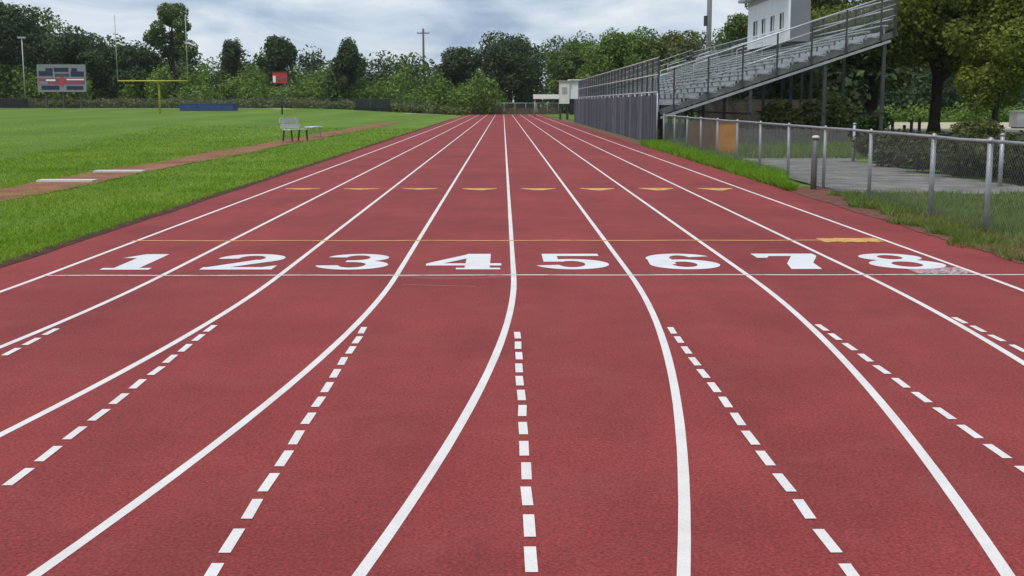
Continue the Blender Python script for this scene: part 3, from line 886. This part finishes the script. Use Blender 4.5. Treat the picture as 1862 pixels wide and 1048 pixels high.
# dark wooden post with pale cap beside the fence, and marker posts further back
t = thing('gate_post', 'thick dark post with a pale cap standing against the fence', 'post', (5.62, 21.9, 0))
MB().tube([(0, 0, -0.2), (0, 0, 0.5), (0.01, 0, 0.92)], [0.056, 0.054, 0.052], 12).build('shaft', M['stringer'], t, True)
MB().lathe((0.01, 0, 0.92), [(0.07, 0), (0.07, 0.03), (0.045, 0.05), (0.01, 0.055)], 12).build('cap', M['board'], t, True)
for (x, y, h, lab) in ((9.25, 22.5, 0.95, 'grey steel post behind the fence near the right edge'), (9.35, 32.4, 0.98, 'grey steel post behind the fence left of the hedge')):
    t = thing('marker_post', lab, 'post', (x, y, 0), group='steel posts behind the fence')
    MB().tube([(0, 0, -0.2), (0, 0, h)], 0.042, 10).build('shaft', M['galv'], t, True)
    MB().lathe((0, 0, h), [(0.05, 0), (0.05, 0.03), (0.015, 0.05)], 10).build('cap', M['galv'], t, True)

# orange plywood box and brown boards leaning by the fence
t = thing('trash_bin', 'orange plywood bin behind the fence below the bleachers', 'bin', (6.55, 35.6, 0), R(8))
for (x0, x1, y0, y1) in ((-.26, .26, -.26, -.235), (-.26, .26, .235, .26), (-.26, -.235, -.232, .232), (.235, .26, -.232, .232)):
    MB().box(x0, x1, y0, y1, 0.03, 0.98).build('panel', M['orange'], t)
MB().box(-.285, .285, -.285, .285, 0.983, 1.02).build('lid', M['brown'], t)
for sx in (-1, 1):
    for sy in (-1, 1): MB().box(sx * .21 - .03, sx * .21 + .03, sy * .21 - .03, sy * .21 + .03, 0.0, 0.9).build('corner_post', M['brown'], t)
for k, (x, y, rz) in enumerate(((6.45, 38.2, 5), (6.5, 40.6, -3))):
    t = thing('plywood_board', ('brown plywood board standing just left of the orange bin', 'brown plywood board nearest the grey slatted fence')[k], 'board', (x, y, 0), R(rz), group='brown boards behind the fence')
    MB().box(-.32, .32, -.015, .015, 0.0, 0.95).build('panel', M['brown'], t)
    for s in (-1, 1): MB().bar((s * .26, .02, 0.02), (s * .26, .34, 0.0), 0.05, 0.03).build('foot', M['brown'], t)
    MB().bar((0, .02, 0.8), (0, .34, 0.0), 0.05, 0.03).build('prop', M['brown'], t)

# low dark paling fence in the yard
pal = thing('paling_fence', 'low dark wooden paling fence behind the grass strip right of the orange bin', 'fence')
_rp = random.Random(5)
for k in range(34):
    x = 7.7 + k * 0.125
    MB().box(x - .055, x + .055, 42.0, 42.025, 0.03, 0.66 + _rp.uniform(-.03, .03)).build('paling', M['wood_pole'], pal)
for z in (0.15, 0.48): MB().box(7.6, 11.95, 42.03, 42.08, z, z + .08).build('rail', M['wood_pole'], pal)

# wooden bollards at the sand lot
for k, (x, y, h, lab) in enumerate(((19.9, 64.8, .72, 'leftmost'), (20.6, 64.4, .66, 'second from the left'), (21.1, 64.0, .40, 'short, third from the left'), (21.4, 63.8, .66, 'fourth from the left'), (21.75, 63.6, .70, 'fifth from the left'), (22.95, 64.2, .62, 'rightmost'))):
    t = thing('wooden_bollard', 'dark wooden bollard at the edge of the sand lot, %s' % lab, 'bollard', (x, y, 0), group='wooden bollards by the sand lot')
    MB().tube([(0, 0, -0.2), (0, 0, h * .9), (0, 0, h)], [0.085, 0.08, 0.06], 9).build('post', M['wood_pole'], t, True)
    MB().lathe((0, 0, h * 0.72), [(0.088, 0), (0.088, 0.05)], 9).build('band', M['dark_steel'], t, True)
t = thing('utility_box', 'low grey metal box on the sand lot at the right edge', 'box', (32.0, 74, 0))
MB().box(-1.0, 1.0, -.6, .6, 0.1, 1.0).build('cabinet', M['alu_dull'], t)
MB().box(-1.05, 1.05, -.65, .65, 1.003, 1.08).build('lid', M['roof_grey'], t)
MB().box(-.9, .9, -.5, .5, -.05, 0.097).build('plinth', M['concrete'], t)

# ================================================================ bleachers
BY0, BY1 = 46.2, 95.0
NR, TREAD, RISE = 12, 0.68, 0.226
BX, BZ = 6.35, 1.52
bl = thing('bleachers', 'long aluminium bleachers with railings beside the track', 'bleachers', (0, 0, 0))
def rowx(i): return BX + TREAD * i
def rowz(i): return BZ + RISE * i
secs = 4; sl = (BY1 - BY0) / secs
for i in range(NR):
    x, z = rowx(i), rowz(i)
    for s in range(secs):
        y0, y1 = BY0 + s * sl + 0.01, BY0 + (s + 1) * sl - 0.01
        MB().box(x, x + 0.34, y0, y1, z - 0.045, z).build('foot_plank', M['alu_dull'], bl)
        MB().box(x + 0.37, x + 0.62, y0, y1, z + 0.38, z + 0.425).build('seat_plank', M['alu'], bl)
        MB().box(x + 0.345, x + 0.368, y0, y1, z + 0.003, z + 0.17).build('riser', M['alu'], bl)
    mb = MB()
    for k in range(28):
        y = BY0 + 0.1 + k * (BY1 - BY0 - 0.2) / 27
        mb.box(x + 0.46, x + 0.52, y - .03, y + .03, z - 0.1, z + 0.378)
    tag(mb.build('seat_brackets', M['alu_dull'], bl), kind='stuff')
# front walkway fascia
for s in range(secs):
    y0, y1 = BY0 + s * sl + 0.01, BY0 + (s + 1) * sl - 0.01
    MB().box(BX - 0.45, BX - 0.01, y0, y1, BZ - 0.05, BZ - 0.003).build('walkway_plank', M['alu_dull'], bl)
    MB().box(BX - 0.475, BX - 0.452, y0, y1, BZ - 0.30, BZ + 0.05).build('front_fascia', M['alu'], bl)
# stringers, columns, braces
def slope(x): return BZ + (x - BX) * RISE / TREAD
XB = rowx(NR) + 0.05
for k in range(10):
    y = BY0 + 0.06 + k * (BY1 - BY0 - 0.12) / 9
    MB().bar((BX - 0.42, y, slope(BX - .42) - 0.18), (XB + 0.25, y, slope(XB + .25) - 0.18), 0.09, 0.22).build('stringer', M['stringer'], bl)
    for x in (BX + 0.35, BX + 3.0, BX + 5.8, BX + 8.0):
        MB().box(x - .06, x + .06, y - .06, y + .06, -0.1, slope(x) - 0.29).build('column', M['dark_steel'], bl)
for x in (BX + 3.0, BX + 5.8, BX + 8.0):
    MB().box(x - .03, x + .03, BY0, BY1, 1.1, 1.17).build('longitudinal_beam', M['dark_steel'], bl)
# lower channel below the near stringer
MB().bar((BX - 0.40, BY0 - 0.01, slope(BX - .40) - 0.40), (XB, BY0 - 0.01, slope(XB) - 0.40), 0.05, 0.09).build('end_channel', M['alu_dull'], bl)
# side guard rails on both ends
for end, yy in ((0, BY0 - 0.06), (1, BY1 + 0.06)):
    xs = [6.44 + 1.285 * k for k in range(7)] + [XB + .14]
    for x in xs:
        MB().box(x - .03, x + .03, yy - .028, yy + .028, slope(x) - .25, slope(x) + 1.30).build('side_post', M['dark_steel'], bl)
    for dz in (0.5, 0.9, 1.30):
        MB().tube([(xs[0] - .3, yy, slope(xs[0] - .3) + dz), (xs[-1], yy, slope(xs[-1]) + dz)], 0.026, 8).build('side_rail', M['alu'], bl, True)
# chain link infill of the near end (sheared with the slope)
def sheared_mesh(yy):
    o = chain_mesh('chain_link_mesh', 6.44, XB + .1, 0.05, 1.28, yy, bl, step=0.08, r=0.0026, axis='x')
    v = np.empty(len(o.data.vertices) * 3); o.data.vertices.foreach_get('co', v); v = v.reshape(-1, 3)
    v[:, 2] += BZ + (v[:, 0] - BX) * RISE / TREAD
    o.data.vertices.foreach_set('co', v.ravel()); o.data.update()
sheared_mesh(BY0 - 0.10)
# back rail
for k in range(20):
    y = BY0 + k * (BY1 - BY0) / 19
    MB().box(XB + .07, XB + .13, y - .03, y + .03, slope(XB) - .3, slope(XB) + 1.15).build('back_post', M['dark_steel'], bl)
for dz in (0.4, 0.78, 1.15):
    MB().tube([(XB + .06, BY0, slope(XB) + dz), (XB + .06, BY1, slope(XB) + dz)], 0.026, 8).build('back_rail', M['alu'], bl, True)
chain_mesh('chain_link_mesh', BY0, BY1, slope(XB) + 0.05, slope(XB) + 1.13, XB + .16, bl, step=0.09, r=0.0026)
# front guard rail above the slatted fence
FRX = 5.86
for k in range(28):
    y = BY0 + 0.05 + k * (BY1 - BY0 - .1) / 27
    MB().box(FRX - .03, FRX + .03, y - .03, y + .03, 1.1, 3.22).build('front_post', M['dark_steel'], bl)
for z in (1.95, 2.6, 3.22):
    MB().tube([(FRX - .035, BY0, z), (FRX - .035, BY1, z)], 0.026, 8).build('front_rail', M['alu'], bl, True)
chain_mesh('chain_link_mesh', BY0, BY1, 1.5, 3.2, FRX + .04, bl, step=0.08, r=0.0020, m=M['wire'])
# aisle stairs with centre rails
for y in (58.4, 70.6, 82.8):
    for i in range(NR):
        x, z = rowx(i), rowz(i)
        MB().box(x + .06, x + .33, y - .5, y + .5, z + .003, z + .11).build('aisle_step', M['alu_dull'], bl)
    for i in (1, 4, 7, 10):
        x = rowx(i)
        MB().tube([(x, y, rowz(i)), (x, y, rowz(i) + .95), (x + 1.2, y, rowz(i) + .95 + .35), (x + 1.2, y, rowz(i) + .35)], 0.022, 7).build('aisle_rail', M['alu'], bl, True)

# grey slatted privacy fence in front of the bleachers
sf = thing('slatted_fence', 'tall grey privacy fence of vertical slats in front of the bleachers', 'fence')
_rs = random.Random(19)
SY0, SY1 = 45.9, 98.0
y = SY0
slat_m = {}
while y < SY1:
    w = _rs.choice((0.20, 0.24, 0.28))
    key = (w, _rs.choice(('slat1', 'slat1', 'slat2', 'slat2', 'slat3')))
    if key not in slat_m:
        mb = MB().box(-.012, .012, 0, w - .022, 0, 1.80)
        me = bpy.data.meshes.new('slat'); me.from_pydata(mb.v, [], mb.f); me.update(); slat_m[key] = me
    o = obj('slat', slat_m[key], M[key[1]], sf)
    o.location = (5.74 + _rs.uniform(-.012, .012), y, 0.02 + _rs.uniform(-.02, .02))
    o.rotation_euler = (_rs.uniform(-.008, .008), 0, _rs.uniform(-.05, .05))
    y += w
k = SY0
while k <= SY1 + .1:
    MB().tube([(5.79, k, -.2), (5.79, k, 1.92)], 0.032, 9).build('post', M['galv'], sf, True); k += 2.605
for z in (0.35, 1.0, 1.78):
    MB().tube([(5.79, SY0, z), (5.79, SY1, z)], 0.02, 7).build('rail', M['galv'], sf, True)

# press box on the top row
PX0, PX1, PY0, PY1, PZ0, PZ1 = 13.1, 14.1, 56.6, 66.0, 4.35, 7.0
pb = thing('press_box', 'white press box with small dark windows on top of the bleachers', 'press box')
def wall_with_windows(x, y0, y1, z0, z1, wins, zt0, zt1):
    mb = MB(); th = 0.08
    mb.box(x, x + th, y0, y1, z0, zt0).box(x, x + th, y0, y1, zt1, z1)
    edges = [y0] + [q for w in wins for q in w] + [y1]
    for a, b in zip(edges[0::2], edges[1::2]): mb.box(x, x + th, a, b, zt0, zt1)
    return mb
wins = [(57.5, 58.4), (59.5, 60.4), (61.5, 62.4), (63.4, 64.5)]
wall_with_windows(PX0, PY0, PY1, PZ0, PZ1 - .2, wins, 4.98, 5.72).build('front_wall', M['white_wall'], pb)
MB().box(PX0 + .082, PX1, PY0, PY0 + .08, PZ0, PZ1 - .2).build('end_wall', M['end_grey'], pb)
MB().box(PX0 + .082, PX1, PY1 - .08, PY1, PZ0, PZ1 - .2).build('end_wall', M['white_wall'], pb)
MB().box(PX1 - .08, PX1 - .002, PY0 + .082, PY1 - .082, PZ0, PZ1 - .2).build('back_wall', M['white_wall'], pb)
MB().box(PX0 + .082, PX1 - .082, PY0 + .082, PY1 - .082, PZ0, PZ0 + .1).build('floor_panel', M['roof_grey'], pb)
for a, b in wins:
    w = MB().box(PX0 + .05, PX0 + .06, a, b, 4.98, 5.72).build('window', M['glass'], pb)
    mb = MB()
    mb.box(PX0 - .02, PX0 + .045, a - .05, b + .05, 5.72, 5.77).box(PX0 - .02, PX0 + .045, a - .05, a, 4.98, 5.72).box(PX0 - .02, PX0 + .045, b, b + .05, 4.98, 5.72)
    mb.box(PX0 - .02, PX0 + .045, (a + b) / 2 - .02, (a + b) / 2 + .02, 4.98, 5.72)
    mb.build('frame', M['white_trim'], w)
    MB().box(PX0 - .05, PX0 + .045, a - .06, b + .06, 4.92, 4.98).build('sill', M['white_trim'], w)
MB().box(PX0 - .5, PX1 + .15, PY0 - .15, PY1 + .25, PZ1 - .197, PZ1 - .05).build('roof', M['roof_grey'], pb)
for y in (57.0, 58.95, 60.95, 62.9, 65.0):
    MB().box(PX0 - .012, PX0 - .001, y - .03, y + .03, PZ0, 4.9).build('batten', M['white_trim'], pb)
MB().box(PX0 - .03, PX0 - .002, PY0 + .02, PY1 - .02, PZ1 - .45, PZ1 - .22).build('fascia_board', M['roof_grey'], pb)
for y in (57, 61, 65.4):
    MB().box(PX1 - .25, PX1 - .15, y - .05, y + .05, 0, PZ0 - .003).build('support_leg', M['dark_steel'], pb)
    MB().box(PX0, PX1, y - .04, y + .04, PZ0 - .12, PZ0 - .003).build('floor_beam', M['dark_steel'], pb)

# tan concrete block wall behind the bleachers
bw = thing('block_wall', 'low tan block wall seen beneath the bleachers', 'wall', (9.6, 58.5, 0))
for r_ in range(8):
    off = 0.2 * (r_ % 2)
    for c_ in range(12):
        x0 = c_ * 0.41 + off - 0.2
        MB().box(x0, x0 + .40, 0, .2, r_ * .205, r_ * .205 + .195).build('block', M['brick'], bw)
MB().box(-.25, 5.2, -.02, .22, 8 * .205 + .003, 8 * .205 + .07).build('coping', M['concrete'], bw)

# ================================================================ poles
t = thing('light_pole', 'tall grey floodlight pole rising behind the bleachers', 'pole', (16.7, 100, 0))
MB().tube([(0, 0, -.3), (0, 0, 12), (0, 0, 24)], [0.24, 0.19, 0.13], 12).build('shaft', M['alu_dull'], t, True)
MB().box(-.42, -.17, -.15, .15, 7.7, 8.5).build('switch_box', M['dark_steel'], t)
for z in (22.6, 23.6):
    a = MB().box(-2.2, 2.2, -.06, .06, z, z + .12).build('crossarm', M['alu_dull'], t)
    for k in range(5):
        MB().lathe((-1.9 + k * .95, -.25, z - .35), [(0.12, 0), (0.26, .3), (0.26, .4), (0.05, .5)], 10).build('floodlight', M['dark_steel'], a, True)

t = thing('utility_pole', 'wooden utility pole with crossarm rising above the far trees', 'pole', (-14.2, 220, 0))
MB().tube([(0, 0, -.3), (0, 0, 14.6)], [0.26, 0.18], 9).build('shaft', M['wood_pole'], t, True)
a = MB().box(-1.1, 1.1, -.1, .05, 13.7, 13.85).build('crossarm', M['wood_pole'], t)
for x in (-1, -.4, .4, 1): MB().lathe((x, -.02, 13.853), [(0.05, 0), (0.09, .12), (0.06, .25)], 7).build('insulator', M['alu_dull'], a, True)
for k, (x, y, h, lab) in enumerate(((-59.9, 154, 8.6, 'thin pale light pole in front of the dark trees left of the scoreboard'),)):
    t = thing('lamp_post', lab, 'pole', (x, y, float(terrain(x, y))))
    MB().tube([(0, 0, -.3), (0, 0, h)], [0.085, 0.06], 8).build('shaft', M['alu_dull'], t, True)
    MB().box(-.5, .5, -.12, .12, h, h + .2).build('lamp_head', M['alu_dull'], t)

# ================================================================ football goal
GX, GY = -32.75, 115.0
g0 = float(terrain(GX, GY))
t = thing('goal_post', 'yellow gooseneck football goal post at the far end of the field', 'goal post', (GX, GY, g0))
MB().tube([(0, 2.0, -.3), (0, 2.0, 2.1), (0, 1.85, 2.7), (0, 1.4, 3.0), (0, .7, 3.05), (0, 0.05, 3.05)], 0.09, 10).build('gooseneck', M['yellow'], t, True)
MB().tube([(-3.27, 0, 3.05), (3.27, 0, 3.05)], 0.06, 10).build('crossbar', M['yellow'], t, True)
for s in (-1, 1):
    u = MB().tube([(s * 3.27, 0, 3.05), (s * 3.27, 0, 9.1)], [0.042, 0.034], 8).build('upright', M['pale_post'], t, True)
    mb = MB()
    for k in range(5):
        x0, x1 = s * 3.27 + .04 + k * .17, s * 3.27 + .04 + (k + 1) * .17
        z0, z1 = 6.6 + (.06 * math.sin(k * 1.4)) - .03 * k, 6.6 + (.06 * math.sin((k + 1) * 1.4)) - .03 * (k + 1)
        mb.add([(x0, 0, z0), (x1, 0, z1), (x1, 0, z1 - .16), (x0, 0, z0 - .16), (x0, .012, z0), (x1, .012, z1), (x1, .012, z1 - .16), (x0, .012, z0 - .16)],
               [(0, 1, 2, 3), (7, 6, 5, 4), (0, 4, 5, 1), (3, 2, 6, 7)])
    mb.build('wind_ribbon', M['white_trim'], u)

# scoreboard
SX, SY = -53.8, 150.0
sg = float(terrain(SX, SY))
t = thing('scoreboard', 'white framed scoreboard with navy and red panels at the far left', 'scoreboard', (SX, SY, sg + 0.45))
w2 = 2.95; b0, b1 = 1.55, 4.85
MB().box(-w2, w2, 0, .25, b0, b1).build('cabinet', M['sb_white'], t)
def sb(name, x0, x1, z0, z1, m, d=.02, parent=t): return MB().box(x0, x1, -d, -.002, z0, z1).build(name, m, parent)
sb('navy_panel', -2.75, -1.05, 3.45, 4.05, M['navy']); sb('navy_panel', -1.9, -1.0, 4.06, 4.4, M['navy'])
sb('clock_panel', -.85, .9, 3.95, 4.45, M['navy']); sb('navy_panel', 1.15, 2.75, 3.38, 4.0, M['navy']); sb('navy_panel', 1.25, 1.95, 4.01, 4.4, M['navy'])
sb('navy_panel', -.8, .95, 3.38, 3.75, M['slat1'])
sb('red_stripe', -2.8, 2.8, 2.45, 3.2, M['sb_pink'])
sb('white_bar', -1.9, -.75, 2.85, 3.05, M['white_wall'], .035); sb('white_bar', .6, 2.75, 2.95, 3.1, M['white_wall'], .035)
sb('white_bar', -2.7, -1.7, 2.48, 2.8, M['sb_white'], .035); sb('red_block', -.1, .25, 2.2, 3.35, M['red_sign'], .04)
sb('navy_panel', -2.5, -.3, 1.8, 2.3, M['navy']); sb('navy_panel', .55, 2.6, 1.8, 2.25, M['navy'])
for x in (-2.1, 0, 2.1): MB().box(x - .1, x + .1, .26, .46, -.7, b1 - .1).build('post', M['dark_steel'], t)

# red sign board on a dark pole
t = thing('red_sign', 'small red sign on a dark pole beyond the bench', 'sign', (-21.8, 120, float(terrain(-21.8, 120))))
MB().tube([(0.15, 0, -.2), (0.15, 0, 3.0)], 0.075, 9).build('pole', M['dark_steel'], t, True)
MB().box(-.68, .72, -.16, .16, 3.0, 4.05).build('cabinet', M['red_sign'], t)
MB().box(-.62, -.36, -.185, -.162, 3.08, 3.72).build('white_panel', M['white_trim'], t)
MB().box(-.28, .64, -.185, -.162, 3.3, 3.55).build('number_strip', M['sb_pink'], t)
MB().box(-.73, .77, -.2, .2, 4.053, 4.12).build('hood', M['brown'], t)

# blue landing mat
bm_x, bm_y = -32.6, 136
t = thing('landing_mat', 'blue high-jump landing mat at the far end of the field', 'mat', (bm_x, bm_y, float(terrain(bm_x, bm_y))))
for k in range(3):
    MB().box(-2.9 + k * 1.94, -2.9 + (k + 1) * 1.94 - .03, -1.4, 1.4, 0.05, 0.66).build('foam_section', M['blue_mat'], t)
MB().box(-2.93, 2.93, -1.43, 1.43, 0.665, 0.79).build('top_pad', M['blue_mat'], t)
MB().box(-2.95, 2.95, -1.45, 1.45, 0.0, 0.047).build('base', M['slat1'], t)

# ================================================================ bench and white seat by the runway
t = thing('bench', 'white metal bench with backrest standing on the jump runway', 'bench', (-8.42, 49.6, 0.02), R(62))
for k in range(2): MB().box(-.62, .62, -.22 + k * .23, -.02 + k * .23, .44, .475).build('seat_plank', M['bench_metal'], t)
for k in range(2): MB().bar((-.62, .25 + k * .08, .60 + k * .22), (.62, .25 + k * .08, .60 + k * .22), 0.035, 0.18).build('back_plank', M['bench_metal'], t)
for s in (-1, 1):
    MB().bar((s * .5, -.2, 0), (s * .5, -.16, .437), 0.05, 0.05).build('leg', M['dark_steel'], t)
    MB().bar((s * .5, .26, 0), (s * .5, .20, .437), 0.05, 0.05).build('leg', M['dark_steel'], t)
    MB().bar((s * .45, .22, .44), (s * .45, .375, .93), 0.045, 0.03).build('back_bracket', M['bench_metal'], t)
t = thing('backless_bench', 'low white backless seat just right of the bench', 'seat', (-8.6, 55.5, 0.03), R(75))
MB().box(-.55, .55, -.2, .2, .42, .46).build('seat_plank', M['white_trim'], t)
for s in (-1, 1): MB().bar((s * .4, -.16, 0), (s * .4, -.12, .417), .04, .04).bar((s * .4, .16, 0), (s * .4, .12, .417), .04, .04).build('leg', M['alu_dull'], t)

# ================================================================ far end of the straight
# booth on legs
t = thing('timing_booth', 'small white booth on legs at the far end of the slatted fence', 'booth', (6.35, 113, 0))
MB().box(-1.15, -.28, -1.0, 1.0, 1.45, 3.45).build('front_section', M['cream'], t)
MB().box(-.277, 1.5, -.8, 1.0, 1.9, 3.5).build('rear_section', M['white_wall'], t)
MB().box(-1.25, -.2, -1.1, 1.1, 3.453, 3.55).build('roof', M['roof_grey'], t)
MB().box(-.35, 2.2, -1.0, 1.1, 3.56, 3.66).build('roof', M['white_trim'], t)
MB().box(-.95, -.5, -1.02, -1.003, 2.35, 2.95).build('window', M['roof_grey'], t)
for x in (-1.05, -.4, 1.3):
    for y in (-.7, .85): MB().box(x - .06, x + .06, y - .06, y + .06, 0, 1.447 if x < 0 else 1.897).build('leg', M['dark_steel'], t)
# flat canopy
t = thing('canopy', 'flat white canopy on thin posts at the end of the track', 'canopy', (4.75, 131, 0))
MB().box(-1.5, 1.55, -1.5, 1.5, 1.95, 2.42).build('roof', M['white_trim'], t)
for x in (-1.35, 1.4):
    for y in (-1.3, 1.3): MB().tube([(x, y, -.1), (x, y, 1.947)], 0.05, 8).build('post', M['galv'], t, True)
# end fence
ef = thing('end_fence', 'low grey-brown chain-link fence across the end of the track', 'fence')
for k in range(9):
    x = -4.2 + k * 1.45
    MB().tube([(x, 163.5, -.2), (x, 163.5, 1.5)], 0.05, 8).build('post', M['galv'], ef, True)
MB().tube([(-4.2, 163.5, 1.5), (7.4, 163.5, 1.5)], 0.045, 8).build('top_rail', M['galv'], ef, True)
chain_mesh('chain_link_mesh', -4.2, 7.4, .05, 1.48, 163.45, ef, step=.09, r=.004, axis='x')
for k in range(8): MB().box(-4.1 + k * 1.45, -2.85 + k * 1.45, 163.55, 163.57, .02, .85).build('windscreen', M['brown'], ef)
# perimeter fence at the far end of the field
pf = thing('perimeter_fence', 'dark chain-link fence along the far end of the field', 'fence')
for k in range(30):
    x = -84 + k * 2.6; g = float(terrain(x, 151.5))
    MB().tube([(x, 151.5, g - .2), (x, 151.5, g + 1.15)], 0.04, 7).build('post', M['dark_steel'], pf, True)
g = float(terrain(-50, 151.5))
MB().tube([(-84, 151.5, g + 1.13), (-8.6, 151.5, g + 1.13)], 0.035, 7).build('top_rail', M['dark_steel'], pf, True)
chain_mesh('chain_link_mesh', -84, -8.6, g + .05, g + 1.12, 151.45, pf, step=.16, r=.003, axis='x')
# dark screen beside the narrow tree
t = thing('dark_screen', 'dark mesh screen standing right of the narrow dark tree', 'screen', (-16.2, 152.4, float(terrain(-16.2, 152.4))))
for k in range(4): MB().box(-2.2 + k * 1.1, -2.2 + (k + 1) * 1.1 - .03, -.01, .01, .1, 1.45).build('panel', M['screen'], t)
for k in range(5): MB().tube([(-2.215 + k * 1.1, .06, -.2), (-2.215 + k * 1.1, .06, 1.6)], 0.045, 7).build('post', M['dark_steel'], t, True)
MB().box(-2.25, 2.25, .02, .05, .75, .85).build('rail', M['alu_dull'], t)
t = thing('dark_screen', 'dark mesh screen at the far left edge of the field', 'screen', (-60.0, 149.5, float(terrain(-60, 149.5))))
for k in range(4): MB().box(-2.2 + k * 1.1, -2.2 + (k + 1) * 1.1 - .03, -.01, .01, .1, 1.15).build('panel', M['screen'], t)
for k in range(5): MB().tube([(-2.215 + k * 1.1, .06, -.2), (-2.215 + k * 1.1, .06, 1.25)], 0.045, 7).build('post', M['dark_steel'], t, True)

# ================================================================ faint summer haze
hz = MB().box(-2600, 2600, -700, 4100, -1.2, 27).build('haze', None)
hm = bpy.data.materials.new('haze'); hm.use_nodes = True
ht = hm.node_tree
for n in list(ht.nodes): ht.nodes.remove(n)
ho = ht.nodes.new('ShaderNodeOutputMaterial'); hv = ht.nodes.new('ShaderNodeVolumePrincipled')
hv.inputs['Color'].default_value = (0.86, 0.92, 1.0, 1)
hv.inputs['Density'].default_value = 0.00012
ht.links.new(hv.outputs[0], ho.inputs['Volume'])
hz.data.materials.append(hm)
tag(hz, 'faint pale haze over the whole ground', 'haze', kind='stuff')
